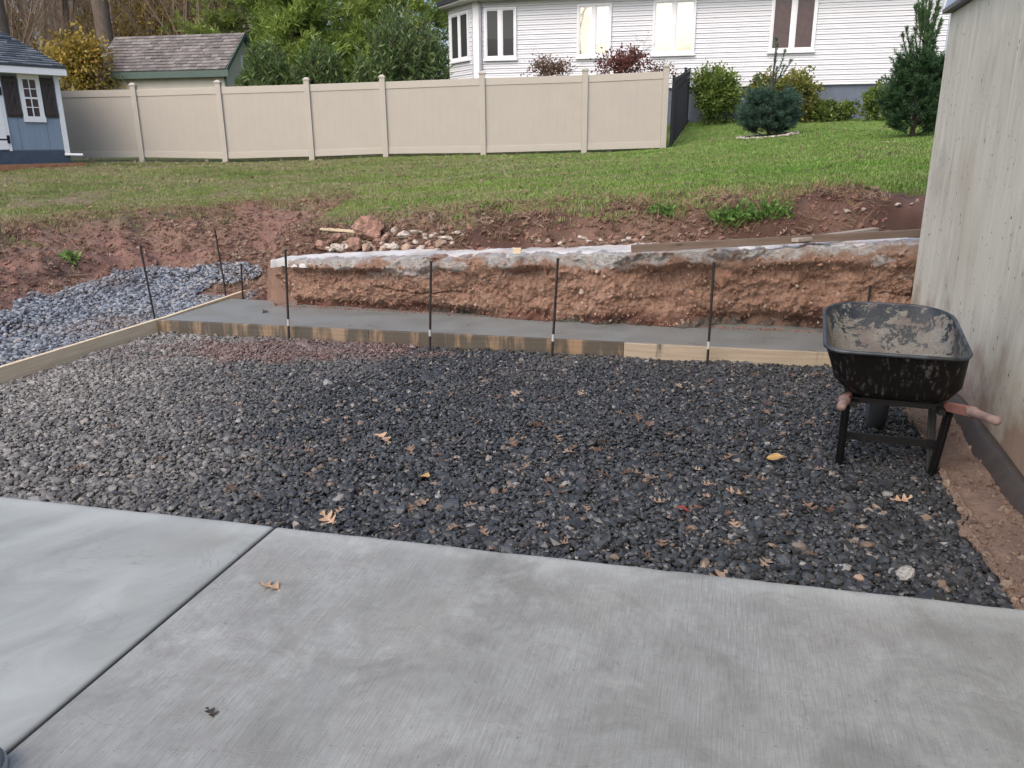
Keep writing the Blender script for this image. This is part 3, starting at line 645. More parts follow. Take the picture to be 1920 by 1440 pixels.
# stakes
def stake(xt, yt, xb, yb, label, z0=-.12, band=True, ln=None):
    b_ = G(xb, yb, z0+.02); t_ = A(xt, yt, b_[1])
    o = thing('form_stake', label, 'stake', b_, 0, 'thin steel form stakes')
    v = Vector(t_-b_); q = P(); q.tube([(0, 0, -.15), (0, 0, 0), tuple(v*.5), tuple(v)], .0105, 8); q.build('rod', M_REBAR, o, smooth=False)
    if band:
        q = P(); q.tube([tuple(v*.16), tuple(v*.235)], .0118, 8); q.build('label_band', M_LABEL, o)
    q = P(); q.tube([tuple(v*.985), tuple(v*1.002)], .0125, 8); q.build('head', M_REBAR, o)
stake(535, 468, 542, 637, 'black steel stake at the left end of the earth bank')
stake(808, 490, 806, 656, 'black steel stake second from left before the earth bank')
stake(1046, 485, 1035, 668, 'black steel stake near the middle of the footing front')
stake(1339, 492, 1326, 684, 'black steel stake against the pale form board, nearest the wheelbarrow')
stake(263, 462, 289, 592, 'leaning steel stake in pale gravel beside the footing corner', -.06, False)
stake(403, 432, 421, 535, 'tall leaning stake before the leaf covered dirt berm', -.02, False)
stake(452, 495, 455, 553, 'short stake at the far tip of the left form board', -.05, False)
o_b = A(1630, 562, 6.72); q = P(); q.tube([tuple(o_b-[0.01, 0, .5]), tuple(A(1632, 535, 6.72))], .011, 8); tag(q.build('form_stake', M_REBAR), 'stub of a rusty stake just behind the wheelbarrow tray', 'stake', 'thin steel form stakes')

# ------------------------------------------------------------------ earth bank
def bank():
    path = np.array([(-2.80, 9.9), (-2.64, 9.3), (-2.50, 8.75), (-2.40, 8.42), (-2.28, 8.22), (-1.6, 7.92), (-.83, 7.66), (.4, 7.34), (1.76, 7.01), (2.68, 6.79), (3.35, 6.58), (3.7, 6.5)])
    cum = np.r_[0, np.cumsum(np.hypot(*(path[1:]-path[:-1]).T))]; n_s, n_v = 760, 96
    s = np.linspace(0, cum[-1], n_s); px, py = np.interp(s, cum, path[:, 0]), np.interp(s, cum, path[:, 1])
    k = np.ones(9)/9; px = np.convolve(np.pad(px, 4, 'edge'), k, 'valid'); py = np.convolve(np.pad(py, 4, 'edge'), k, 'valid')
    tx, ty = np.gradient(px), np.gradient(py); L = np.hypot(tx, ty); nx, ny = ty/L, -tx/L
    v = np.linspace(0, 1, n_v); S, V = np.meshgrid(s, v); PXX, PYY = np.tile(px, (n_v, 1)), np.tile(py, (n_v, 1)); NX, NY = np.tile(nx, (n_v, 1)), np.tile(ny, (n_v, 1))
    top = striptop(px)+.004+.012*fbm(s*5, 0, 0, 4, 61)-.22*(1-sst(s, 1.35, 1.75)); top = np.tile(top, (n_v, 1))
    vv = np.clip(V/.93, 0, 1); Z = -.02+(top+.02)*vv
    n1 = fbm(S*1.6, Z*2.2, 0, 5, 71, .55); n2 = fbm(S*9, Z*9, 0, 5, 75, .68); ridge = 1-np.abs(fbm(S*4.2, Z*5.5, 0, 4, 79, .55))
    base = .10*n1+.020*n2+.028*(ridge-.6)
    cut = .10*np.exp(-((vv-.06-.05*vnoise(S*1.7, 0, 0, 80))/.10)**2)*(.5+.6*vnoise(S*1.1, 0, 0, 81))
    off = base-.04-cut-.0*vv+.03*sst(vv, .84, .92)*(1+.6*vnoise(S*6, 0, 0, 83))+.014*fbm(S*34, Z*26, 0, 3, 90, .7)
    off = off*(1-sst(vv, .72, .86))+np.maximum(off, .0)*sst(vv, .72, .86)
    crackc = vv-.55-.12*np.sin(S*1.3)-.1*vnoise(S*2.5, 0, 0, 84); off -= .05*np.exp(-(crackc/.012)**2)*(vnoise(S*.9, 0, 0, 86) > .15)
    back = np.clip((V-.93)/.07, 0, 1); off = off*(1-back)-.22*back
    X = PXX+NX*(off+.0); Y = PYY+NY*(off+.0); Z = Z+.012*n2*(vv > .05)+.004*back
    wn = fbm(S*3.2, Z*3.5, 0, 4, 95); right = sst(S, 3, 6)
    white = sst(vv+.10*wn, .86, .94)*np.where(S > 1.2, 1, .25)*np.clip(.85+.5*fbm(S*12, Z*12, 0, 3, 101), .35, 1)
    white = np.maximum(white, sst(fbm(S*3.0, Z*6, 0, 4, 97), .62, .8)*sst(vv, .55, .8)*.8)
    low = (1-sst(vv+.10*wn, .10, .26))*.9
    cem = (1-sst(vv+.12*fbm(S*2.5, Z*4, 0, 4, 99), .0, .17))*sst(S, 2.6, 3.4)*np.clip(.5+.9*vnoise(S*1.3, 0, 0, 98), 0, 1)
    global BV
    BV = (np.stack([X, Y, Z], -1)[4:82, 60:].reshape(-1, 3), np.stack([NX, NY], -1)[4:82, 60:].reshape(-1, 2), right[4:82, 60:].ravel())
    return obj('earth_bank', np.stack([X.ravel(), Y.ravel(), Z.ravel()], 1), grid(n_s, n_v), M_BANK, smooth=True, attrs={'white': np.clip(white, 0, 1).ravel(), 'low': np.clip(low, 0, 1).ravel(), 'cem': np.clip(cem, 0, 1).ravel()})
tag(bank(), kind='structure')
def bank_bits():
    k = rng.choice(len(BV[0]), 5200, replace=False); p = BV[0][k]+np.concatenate([BV[1][k]*rng.uniform(-.006, .006, (len(k), 1)), np.zeros((len(k), 1))], 1)
    n = len(k); half = n*2//3
    for nm, a_, b_, m, lo, lb in (('embedded_stones', 0, half, M_BANK_A, -4.55, 'reddish crumbs of earth and stone stuck in the bank face'), ('pale_embedded_stones', half, n, M_BANK_B, -4.85, 'small pale stones embedded in the bank face')):
        scatter(nm, p[a_:b_], rng.uniform(0, 6.28, (b_-a_, 3)), rng.lognormal(lo+.35, .5, b_-a_), rng.integers(0, 9, b_-a_), protos(RK, m, 'crumb'), label=lb, cat='earth crumbs', kind='stuff')
    # loose spill at the foot of the bank
    x = rng.uniform(-2.4, 3.3, 900); bx, by = np.array(BANK)[2:, 0], np.array(BANK)[2:, 1]; y = np.interp(x, bx, by)-np.abs(rng.normal(0, .035, 900))+.075
    scatter('fallen_crumbs', np.stack([x, y, 0*x-.002], 1), rng.uniform(0, 6.28, (900, 3)), rng.lognormal(-4.5, .5, 900), rng.integers(0, 9, 900), protos(RK, M_DIRT, 'crumb'), label='loose dirt crumbs along the foot of the bank on wet footing', cat='earth crumbs', kind='stuff')
M_BANK_A = simple('bank_crumb', (.27, .155, .11), .95, .4, 12, .5); M_BANK_B = simple('bank_pale_crumb', (.42, .33, .27), .95, .3, 12, .5)
bank_bits()
def strip():
    n_s, n_t = 260, 22; x = np.linspace(-2.48, 3.6, n_s); bx, by = np.array(BANK)[2:, 0], np.array(BANK)[2:, 1]
    y0 = np.interp(x, bx, by); S, T = np.meshgrid(x, np.linspace(0, 1, n_t)); Y0 = np.tile(y0, (n_t, 1))
    W = (.62+.08*fbm(S*2, 0, 0, 4, 33))*sst(S, -2.56, -2.1)**.4; f0 = .06-.035*fbm(S*7, 0, 0, 4, 35)
    Y = Y0+.03+f0+T*W; X = S+T*W*.24
    Z = striptop(S)+.012*fbm(S*2, Y*2, 0, 4, 37)+.008*fbm(S*14, Y*14, 0, 3, 38)+.016*(1-np.minimum(1, np.minimum(T, 1-T)*14))*-2
    Z = np.where((T == 0) | (T == 1), Z-.04, Z)
    return obj('old_concrete_strip', np.stack([X.ravel(), Y.ravel(), Z.ravel()], 1), grid(n_s, n_t), M_OLD, smooth=True)
tag(strip(), 'white weathered concrete strip lying along top of the earth bank', 'concrete strip')

def lumber(name, a, b_, w_, h, mat, label, grp=None):
    a, b_ = Vector(a), Vector(b_); d = b_-a; L = d.length; q = P(); q.box(0, L, -w_/2, w_/2, 0, h)
    o = q.build(name, mat, bevel=.002); o.location = a; o.rotation_euler = (0, -math.asin(d.z/L), math.atan2(d.y, d.x)); return tag(o, label, 'board', grp)
a = G(1184, 473, .70); b_ = G(1735, 443, .80); lumber('lumber_board', a, b_, .036, .062, M_OLDWOOD, 'long weathered brown board lying along the white concrete strip', 'loose lumber')
a = G(1490, 454, .775); b_ = G(1642, 433, .80); lumber('lumber_board', a, b_, .07, .03, M_GREYWOOD, 'shorter pale grey board lying behind the long brown board', 'loose lumber')
a = G(962, 475, .63); o = lumber('wood_block', a, a+np.array([.075, -.01, 0]), .04, .05, M_PINE, 'small square pine offcut on the white concrete strip'); 
for (x0, y0, x1, y1, m, lb) in ((602, 431, 668, 436, M_PINE, 'short yellow plank ending left of the reddish boulder, uppermost'), (612, 441, 690, 438, M_PINE_L, 'brownish split plank under the yellow plank by boulder'), (716, 424, 742, 423, M_GREYWOOD, 'thin lath poking out right of the reddish boulder')):
    pa = A(x0, y0, 9.15); pb = A(x1, y1, 9.1); lumber('scrap_plank', pa, pb, .09, .022, m, lb, 'scrap planks in the rubble')

# rubble behind the strip
def boulder(xp, yp, wpx, hpx, Y, mat, label, seed, name='rubble_rock', group='broken rock rubble behind the strip', sub=3):
    import bmesh
    c = A(xp, yp, Y)
    if Y > 5:
        c = hit(xp, yp+hpx*.42); Y = c[1]; c = c+[0, 0, hpx*.40*Y/CAM_F]
    W = wpx*Y/CAM_F; H = hpx*Y/CAM_F; bm = bmesh.new(); bmesh.ops.create_icosphere(bm, subdivisions=sub, radius=1)
    r_ = random.Random(seed); pl = [(Vector((r_.gauss(0, 1), r_.gauss(0, 1), r_.gauss(0, .8))).normalized(), r_.uniform(.55, .9)) for _ in range(12)]
    for v in bm.verts:
        for n_, d_ in pl:
            e = v.co.dot(n_)-d_
            if e > 0: v.co -= n_*e
    co = np.array([v.co[:] for v in bm.verts]); ds = 1+.17*fbm(co[:, 0]*2+seed, co[:, 1]*2, co[:, 2]*2, 5, seed, .62)
    co = co*ds[:, None]; mn, mx_ = co.min(0), co.max(0); co = (co-(mn+mx_)/2)/(mx_-mn)*np.array([W, min(W, H*1.3), H])
    for v, c_ in zip(bm.verts, co): v.co = c_
    me = bpy.data.meshes.new(name); bm.to_mesh(me); bm.free(); me.materials.append(mat)
    o = bpy.data.objects.new(name, me); COL.objects.link(o); o.location = c; o.rotation_euler = (0, r_.uniform(-.3, .3), r_.uniform(-.4, .4)); return tag(o, label, 'rock', group)
boulder(690, 428, 56, 50, 8.95, M_ROCK_R, 'largest reddish boulder on top of the rubble pile', 3, sub=4)
big = [(605, 462, 26, 20, 8.6, M_ROCK_R, 'reddish rock at left foot of the rubble pile'), (632, 448, 26, 18, 8.75, M_ROCK_R, 'mottled reddish rock under the scrap planks'),
       (636, 466, 34, 14, 8.5, M_ROCK_P, 'flat pale rock below the mottled one'), (664, 458, 30, 26, 8.55, M_ROCK_R, 'upright mottled rock left below the boulder'),
       (686, 465, 18, 18, 8.45, M_ROCK_T, 'tan wedge of rock beside the green sprig'), (738, 463, 26, 16, 8.4, M_ROCK_P, 'blocky pale rock in the centre of the pile front'),
       (764, 466, 22, 20, 8.35, M_ROCK_T, 'tan triangular rock at the strip edge'), (789, 467, 18, 11, 8.35, M_ROCK_P, 'low white rock right of the tan triangle'),
       (827, 458, 24, 14, 8.4, M_ROCK_T, 'rounded brown rock at right end of the pile'), (756, 440, 26, 15, 8.65, M_ROCK_P, 'mottled pale slab in the pile behind the front rocks'),
       (740, 434, 14, 14, 8.8, M_ROCK_P, 'small upright white rock right of the boulder'), (781, 438, 24, 8, 8.7, M_ROCK_P, 'long slanting white shard in the pile'),
       (835, 447, 26, 8, 8.7, M_ROCK_P, 'flat whitish piece far right behind the pile'), (720, 452, 16, 12, 8.6, M_ROCK_R, 'small dark red rock below the boulder')]
for i, t in enumerate(big): boulder(*t, 20+i)
for i in range(70):
    xp = random.uniform(600, 860); yp = random.uniform(438 if xp > 700 else 452, 472); s_ = random.uniform(5, 10)
    boulder(xp, yp, s_*1.4, s_, 8.95-(yp-438)*.018, random.choice((M_ROCK_P, M_ROCK_R, M_ROCK_T, M_ROCK_P)), ('small broken rock chip left of and under the reddish boulder' if xp < 700 else 'small broken rock chip in the middle of the rubble pile' if xp < 780 else 'small broken rock chip at the right end of the rubble pile'), 60+i, 'rock_chip', 'rock chips '+('left' if xp < 700 else 'middle' if xp < 780 else 'right')+' in the rubble', 1)
for i in range(26):
    xp = random.choice((random.uniform(1010, 1230), random.uniform(1010, 1230), random.uniform(1560, 1720))); yp = np.interp(xp, [1010, 1230, 1560, 1720], [455, 448, 432, 424])+random.uniform(-4, 4)
    boulder(xp, yp, random.uniform(7, 16), random.uniform(5, 9), 8.15-(xp > 1300)*.4, random.choice((M_ROCK_P, M_ROCK_R, M_ROCK_P)), ('pale concrete crumb along the back edge of the strip, near its middle' if xp < 1400 else 'pale crumb behind the loose boards near the wall'), 120+i, 'concrete_chunk', 'crumbs behind the strip middle' if xp < 1400 else 'crumbs behind the loose boards', 1)
boulder(1697, 1076, 40, 26, 2.66, M_ROCK_G, 'white lump of concrete in the gravel near the patio corner', 301, 'concrete_lump', None, 3)
boulder(1610, 1082, 20, 16, 2.70, M_ROCK_T, 'small tan stone on the gravel left of the white lump', 302, 'tan_stone', None, 2)

# ------------------------------------------------------------------ wheelbarrow
def barrow():
    hd = R(19.5); F_ = Vector((math.sin(hd), math.cos(hd), 0)); Rr = Vector((math.cos(hd), -math.sin(hd), 0))
    o = thing('wheelbarrow', 'black wheelbarrow with cement crusted tray and pinkish handles beside the wall', 'wheelbarrow', (1.99, 3.97, -.09), -hd)
    # local axes: x = right, y = forward (towards the wheel), z up
    def ring(u0, u1, v0, v1, rn, rf, z0, z1, n=56):
        pts = []
        cs = [(v1-rn, u0+rn, rn, -90), (v1-rf, u1-rf, rf, 0), (v0+rf, u1-rf, rf, 90), (v0+rn, u0+rn, rn, 180)]
        for cx, cy, r_, a0 in cs:
            for k in range(n//4):
                a_ = R(a0+90*k/(n//4-1)); pts.append((cx+r_*math.cos(a_), cy+r_*math.sin(a_)))
        return [(x, y, z0+(z1-z0)*(y-u0)/(u1-u0)) for x, y in pts]
    zt0, zt1 = .70, .80; vc = -.045
    def level(t):   # 0 rim .. 1 bottom
        e = t**1.0
        u0 = -.30+.10*e; u1 = .50-.34*e; hw = .325-.045*e-.06*max(0, e-.7)/.3
        return u0, u1, vc*(1-e)-hw, vc*(1-e)+hw, .10-.01*e, .22-.10*e, zt0+(.455-zt0)*min(1, t*1.06)**1.1, zt1+(.455-zt1)*min(1, t*1.06)**1.1
    n = 56; V = []; prof = [0, .1, .25, .4, .55, .7, .82, .92]
    for t in prof: V += ring(*level(t), n=n)
    u0, u1, v0, v1, rn, rf, z0, z1 = level(.92)
    for k_, dz in ((.03, .018), (.07, .03), (.14, .034)): V += ring(u0+k_, u1-k_, v0+k_, v1-k_, max(.02, rn-k_*.5), max(.02, rf-k_*.5), z0-dz, z1-dz, n=n)
    rows = len(prof)+3
    f = []
    for i in range(rows-1):
        for k in range(n): k2 = (k+1) % n; f.append((i*n+k, i*n+k2, (i+1)*n+k2, (i+1)*n+k))
    f.append(tuple((rows-1)*n+k for k in range(n)))
    V = np.array(V); inner = V.copy(); c_ = np.array([vc, .1, 0]); inner[:, :2] = c_[:2]+(V[:, :2]-c_[:2])*.985; inner[:, 2] += .004
    N0 = len(V); allv = np.concatenate([V, inner]); ff = [tuple(t[::-1]) for t in f]+[tuple(i+N0 for i in t) for t in f]; mi = [0]*len(f)+[1]*len(f)
    tr = obj('tray', allv, ff, parent=o, smooth=True, mats=[M_TRAYOUT, M_TRAYIN], midx=mi)
    q = P(); loop = ring(*level(0), n=n); loop = [p for i, p in enumerate(loop) if i == 0 or (Vector(p)-Vector(loop[i-1])).length > 1e-4]; q.tube(loop+[loop[0], loop[1]], .010, 8, False); q.build('rim', M_RIM, o, smooth=True)
    def handle(s):
        pts = [(s*.105, .74, .21), (s*.20, .1, .36), (s*.268, -.45, .50)]
        q = P(); q.beam(pts[0], pts[1], .036, .048); q.beam(pts[1], pts[2], .036, .046)
        h = q.build('handle', M_HANDLE, o, bevel=.004)
        q = P(); a_, b_ = Vector(pts[2]), Vector((s*.302, -.80, .572)); d = b_-a_
        q.tube([a_-d*.02, a_+d*.10, a_+d*.2, a_+d*.6, a_+d*.95, b_], [.021, .029, .021, .0185, .0195, .010], 12); q.build('grip', M_HANDLE_E, h, smooth=True)
    handle(-1); handle(1)
    def leg(s):
        q = P(); zl = .0; q.beam((s*.235, -.16, .40), (s*.225, -.02, zl), .040, .012, (0, 1, 0)); q.beam((s*.21, .15, .35), (s*.225, .02, zl), .040, .012, (0, 1, 0))
        q.beam((s*.235, -.16, .40), (s*.225, -.02, zl), .012, .042, (0, 1, 0)); q.beam((s*.21, .15, .35), (s*.225, .02, zl), .012, .042, (0, 1, 0))
        q.beam((s*.225, -.06, zl-.004), (s*.225, .06, zl-.004), .04, .008); q.build('leg', M_BARROWBLACK, o)
    leg(-1); leg(1)
    q = P(); q.beam((-.235, .03, .16), (.235, .03, .16), .01, .04); q.beam((-.235, .035, .145), (.235, .035, .145), .028, .008); q.build('cross_brace', M_BARROWBLACK, o)
    q = P(); q.beam((-.26, -.12, .415), (.26, -.12, .415), .04, .03); q.beam((-.23, .12, .395), (.23, .12, .395), .04, .03)
    for s in (-1, 1): q.beam((s*.20, -.2, .405), (s*.17, .2, .40), .03, .03)
    q.build('tray_bracket', M_BARROWBLACK, o)
    w_ = bpy.data.objects.new('wheel', None); COL.objects.link(w_); w_.parent = o; w_.location = (0, .70, .195)
    V = []; n = 40; R0 = .195
    prof = [(.045, .115), (.052, .14), (.050, .17), (.035, .19), (.012, .196), (-.012, .196), (-.035, .19), (-.05, .17), (-.052, .14), (-.045, .115)]
    for k in range(n):
        a_ = 2*math.pi*k/n
        for x_, r_ in prof: rr = r_*R0/.196*(1+.008*(k % 2 if r_ > .18 else 0)); V.append((x_, rr*math.cos(a_), rr*math.sin(a_)))
    m = len(prof); f = [(k*m+j, k*m+(j+1) % m, ((k+1) % n)*m+(j+1) % m, ((k+1) % n)*m+j) for k in range(n) for j in range(m)]
    obj('tyre', V, f, M_RUBBER, w_, True)
    q = P(); q.tube([(-.03, 0, 0), (.03, 0, 0)], .116, 24); q.build('rim', M_RIM, w_); q = P(); q.tube([(-.12, 0, 0), (.12, 0, 0)], .01, 8); q.build('axle', M_REBAR, w_)
    q = P()
    for s in (-1, 1): q.beam((s*.07, .70, .20), (s*.13, .35, .30), .012, .035)
    q.beam((-.11, .93, .25), (.11, .93, .25), .012, .03)
    for s in (-1, 1): q.beam((s*.105, .93, .25), (s*.108, .70, .21), .012, .03)
    q.build('nose_guard', M_BARROWBLACK, o)
barrow()

# ------------------------------------------------------------------ fallen leaves
def leaf_mesh(seed, kind='oak'):
    r_ = random.Random(seed); n = 30; pts = []
    for k in range(n):
        t = k/(n-1); y = t
        if kind == 'oak': wv = .30*math.sin(math.pi*min(1, t*1.02))**.6*(.62+.55*math.cos(t*2*math.pi*3.1+r_.uniform(-.25, .25))) + .015
        else: wv = .33*math.sin(math.pi*t)**.7
        pts.append((y-.5, max(.012, wv)))
    V = []; cur = r_.uniform(.5, 1.6); rl = r_.uniform(-.5, .9); tw = r_.uniform(-.8, .8)
    for y, wv in pts:
        for s in (-1, -.5, 0, .5, 1):
            x_ = s*wv; yy = y+abs(s)*wv*.25; V.append((x_, yy, rl*(yy*yy)*.9+cur*x_*x_*1.1+tw*x_*yy*.7+.03*math.sin(9*yy+s*3)))
    f = [tuple(int(a) for a in q_) for q_ in grid(5, n)]; me = bpy.data.meshes.new('leaf'); b0 = len(V)
    V += [(.006, -.5, V[2][2]), (-.006, -.5, V[2][2]), (-.004, -.72, V[2][2]+.05), (.004, -.72, V[2][2]+.05)]; f.append((b0, b0+1, b0+2, b0+3))
    me.from_pydata(V, [], f); me.polygons.foreach_set('use_smooth', [True]*len(f)); return me
LM = [leaf_mesh(i) for i in range(8)]; LO = [leaf_mesh(50+i, 'oval') for i in range(3)]
for m in LM: m.materials.append(M_LEAF_DRY)
def leaf(px_, py_, size, mesh, label, group=None, mat=None, z=None, name='fallen_leaf', rz=None):
    zz_ = -.055 if z is None else z; p = G(px_, py_, zz_); me = mesh
    if mat: me = mesh.copy(); me.materials.clear(); me.materials.append(mat)
    o = bpy.data.objects.new(name, me); COL.objects.link(o); o.location = (p[0], p[1], zz_); o.scale = (size,)*3
    o.rotation_euler = (random.gauss(0, .25), random.gauss(0, .25), random.uniform(0, 6.28) if rz is None else rz); return tag(o, label, 'leaf', group)
leaf(508, 1099, .10, LM[1], 'tan curled oak leaf alone on the patio right of joint', mat=M_LEAF_TAN, z=.008, rz=1.3)
leaf(397, 1337, .055, LM[2], 'small dark curled leaf on the patio, lower left', mat=M_LEAF_DK, z=.006, rz=1.0)
leaf(796, 893, .085, LO[0], 'bright yellow leaf on the dark gravel', mat=M_LEAF_Y, rz=.8)
leaf(1453, 858, .09, LO[1], 'yellow oval leaf on gravel towards the wheelbarrow', mat=M_LEAF_Y, rz=1.4)
leaf(1279, 957, .08, LO[2], 'dark red folded leaf on the gravel', mat=M_LEAF_R, rz=1.3)
leaf(618, 975, .115, LM[3], 'large tan oak leaf lying against the patio edge', mat=M_LEAF_TAN, rz=.7)
leaf(718, 820, .12, LM[4], 'pale pinkish tan oak leaf on gravel above the yellow one', mat=M_LEAF_TAN)
leaf(1382, 925, .12, LM[6], 'broad orange brown oak leaf on gravel below the yellow oval leaf', mat=M_LEAF_TAN)
leaf(1690, 938, .10, LM[0], 'orange brown leaf on gravel right of the wheelbarrow legs', mat=M_LEAF_TAN)
leaf(497, 584, .10, LM[4], 'small dark leaf on the wet footing near its left end', mat=M_LEAF_DK, z=.004)
spots = [(645, 800), (655, 825), (620, 783), (765, 845), (822, 850), (905, 855), (880, 950), (850, 985), (740, 985), (640, 960), (905, 1000), (1010, 800), (1075, 840), (1130, 830), (1120, 845), (1160, 770), (1180, 775), (1200, 780), (1322, 780), (1215, 790), (1155, 840), (1230, 858), (1260, 815), (1390, 815), (1470, 810), (1520, 795), (1435, 758), (1160, 690), (1175, 685), (1140, 697), (1260, 895), (1135, 890), (1175, 885), (1210, 895), (1195, 885), (1050, 925), (1150, 945), (1100, 955), (1300, 955), (1290, 990), (1375, 985), (1215, 1045), (1370, 1020), (1045, 893), (1030, 930), (1240, 1020), (960, 830), (935, 740), (970, 735), (850, 740), (800, 735), (700, 750), (560, 760), (440, 760), (430, 700), (520, 840), (580, 890), (1400, 895), (1395, 740), (1420, 700), (1490, 700), (1530, 705), (1550, 720), (1480, 735), (1330, 715), (1270, 720), (1090, 740), (1040, 745), (900, 790), (1010, 985), (990, 870), (1560, 960), (1600, 990), (1480, 1000), (1440, 1050), (1520, 1040), (1330, 905), (1235, 940), (945, 925), (1060, 1020), (1530, 880), (1350, 1080), (430, 915), (300, 860), (210, 800), (150, 880), (480, 930)]
for i in range(24): spots.append((random.uniform(560, 1540), 700+265*random.random()**.8))
def zone(x_, y_):
    if y_ > 935: return 'brown curled oak leaf lying on the crushed stone close to the patio edge'
    if y_ < 765: return 'small brown oak leaf lying on the far gravel near the form boards'
    if x_ > 1240: return 'brown oak leaf on the gravel left of the wheelbarrow'
    if x_ > 930: return 'brown curled oak leaf in the middle of the gravel bed'
    return 'brown oak leaf on the left half of the gravel bed'
for i, (x_, y_) in enumerate(spots):
    o = leaf(x_+random.uniform(-5, 5), y_+random.uniform(-4, 4), random.uniform(.045, .095), random.choice(LM), zone(x_, y_), 'fallen oak leaves, '+zone(x_, y_).split('leaf ')[1])
# litter, weeds and grass
lp = protos(LM, M_LEAF_DRY, 'litter_leaf')
x, y = pts_grid(-9.5, 4.2, 6.3, 13.5, .055); d = sd_poly(x, y, PIT); db = d_line(x, y, BANK[2:])
onb = x > -2.5; pr = np.where(onb, ((db > .60) & (db < 2.3))*1.1*(fbm(x*1.5, y*1.5, 0, 3, 7) > -.5+.6*sst(x, 1, 2.5)), (d > .05)*(d < 3.)*(.10+.75*(fbm(x*1.3, y*1.3, 0, 3, 8) > .25)))
pr += .9*(np.hypot((x+3.2)/.9, (y-10.4)/.9) < 1)*(d > -1.5) + .55*((x > -3.1) & (x < -2.5) & (y > 8.6) & (y < 10.4))
wallside = ((x-WP[0])*WN[0]+(y-WP[1])*WN[1] > .1); k = (rng.random(len(x)) < pr*1.0) & wallside; x, y = x[k], y[k]; n = len(x)
scatter('leaf_litter', np.stack([x, y, ground(x, y)+.015], 1), euler(n, .5), rng.uniform(.05, .11, n), rng.integers(0, 8, n), lp, label='brown leaf litter over the red dirt berm', cat='leaf litter', kind='stuff')
x, y = pts_grid(-11, 8, 10, 24, .24); k = rng.random(len(x)) < .5*(1-.7*sst(x, -2, 5)); x, y = x[k], y[k]; n = len(x)
scatter('lawn_leaves', np.stack([x, y, ground(x, y)+.05], 1), euler(n, .4), rng.uniform(.05, .10, n), rng.integers(0, 8, n), protos(LM, M_LEAF_DRY, 'lawn_leaf'), label='scattered dry leaves across the lawn', cat='leaf litter', kind='stuff')
# small dirt clods on berm
x, y = pts_grid(-9.5, 4, 6.4, 13, .045); d = sd_poly(x, y, PIT); db = d_line(x, y, BANK[2:]); wallside = ((x-WP[0])*WN[0]+(y-WP[1])*WN[1] > .1)
k = (((x < -2.5) & (d > .02) & (d < 2.2)) | ((x > -2.5) & (db > .6) & (db < 1.7) & (rng.random(len(x)) < .75))) & wallside; x, y = x[k], y[k]; n = len(x)
scatter('dirt_clods', np.stack([x, y, ground(x, y)+.004], 1), euler(n, .6), rng.lognormal(-3.9, .6, n), rng.integers(0, 9, n), protos(RK, M_DIRT, 'clod'), label='red dirt clods covering the berm slope', cat='dirt clods', kind='stuff')
def tuft(seed, nb, h, w_, spread, mat):
    r_ = random.Random(seed); V = []; F = []
    for i in range(nb):
        a_ = r_.uniform(0, 6.28); rr = spread*math.sqrt(r_.random()); bx, by = rr*math.cos(a_), rr*math.sin(a_); hh_ = h*r_.uniform(.5, 1.15); a2 = r_.uniform(0, 6.28); ln = r_.uniform(.2, 1.0)*hh_
        px_, py_ = -math.sin(a2)*w_/2, math.cos(a2)*w_/2; dx, dy = math.cos(a2)*ln, math.sin(a2)*ln; b0 = len(V)
        V += [(bx-px_, by-py_, -.01), (bx+px_, by+py_, -.01), (bx+dx*.4+px_*.8, by+dy*.4+py_*.8, hh_*.65), (bx+dx*.4-px_*.8, by+dy*.4-py_*.8, hh_*.65), (bx+dx, by+dy, hh_)]
        F += [(b0, b0+1, b0+2, b0+3), (b0+3, b0+2, b0+4)]
    me = bpy.data.meshes.new('tuft'); me.from_pydata(V, [], F); me.materials.append(mat); return me
TF = [tuft(i, 30, .040, .0055, .085, M_GRASS) for i in range(6)]
def tp(): 
    r_ = []
    for m in TF: o = bpy.data.objects.new('tuft', m); COL.objects.link(o); r_.append(o)
    return r_
def sample(fld, x, y):
    i = np.clip(np.searchsorted(ys, y)-1, 0, len(ys)-1); j = np.clip(np.searchsorted(xs, x)-1, 0, len(xs)-1); return fld[i, j]
gx, gy = [], []
for (x0, x1, y0, y1, sp) in ((-11, 4.5, 8.0, 14, .062), (4.5, 9, 8, 14, .075), (-13, 7.5, 14, 20.5, .085), (3.2, 13, 20.5, 26, .10), (7.5, 13, 10, 20.5, .10)):
    x, y = pts_grid(x0, x1, y0, y1, sp); gx.append(x); gy.append(y)
x, y = np.concatenate(gx), np.concatenate(gy)
pr = (1-sample(soilm, x, y))*(1-.75*sample(straw, x, y)); d = sd_poly(x, y, PIT); db_ = d_line(x, y, BANK[2:])
pr = np.maximum(pr, .55*(fbm(x*2.2, y*2.2, 0, 3, 44) > .15)*((x > -.6) & (db_ > .95) & (x < 3.0)))
wallside = ((x-WP[0])*WN[0]+(y-WP[1])*WN[1] > .05) | (y > 7.5)
k = (rng.random(len(x)) < pr) & wallside & (d > .5); x, y = x[k], y[k]; n = len(x)
scatter('lawn_grass', np.stack([x, y, ground(x, y)], 1), np.stack([rng.normal(0, .1, n), rng.normal(0, .1, n), rng.uniform(0, 6.28, n)], 1), rng.uniform(.6, 1.15, n)*(1+.3*sst(x, -2, 4)), rng.integers(0, 6, n), tp(), label='short patchy green and straw coloured lawn grass', cat='grass', kind='stuff')
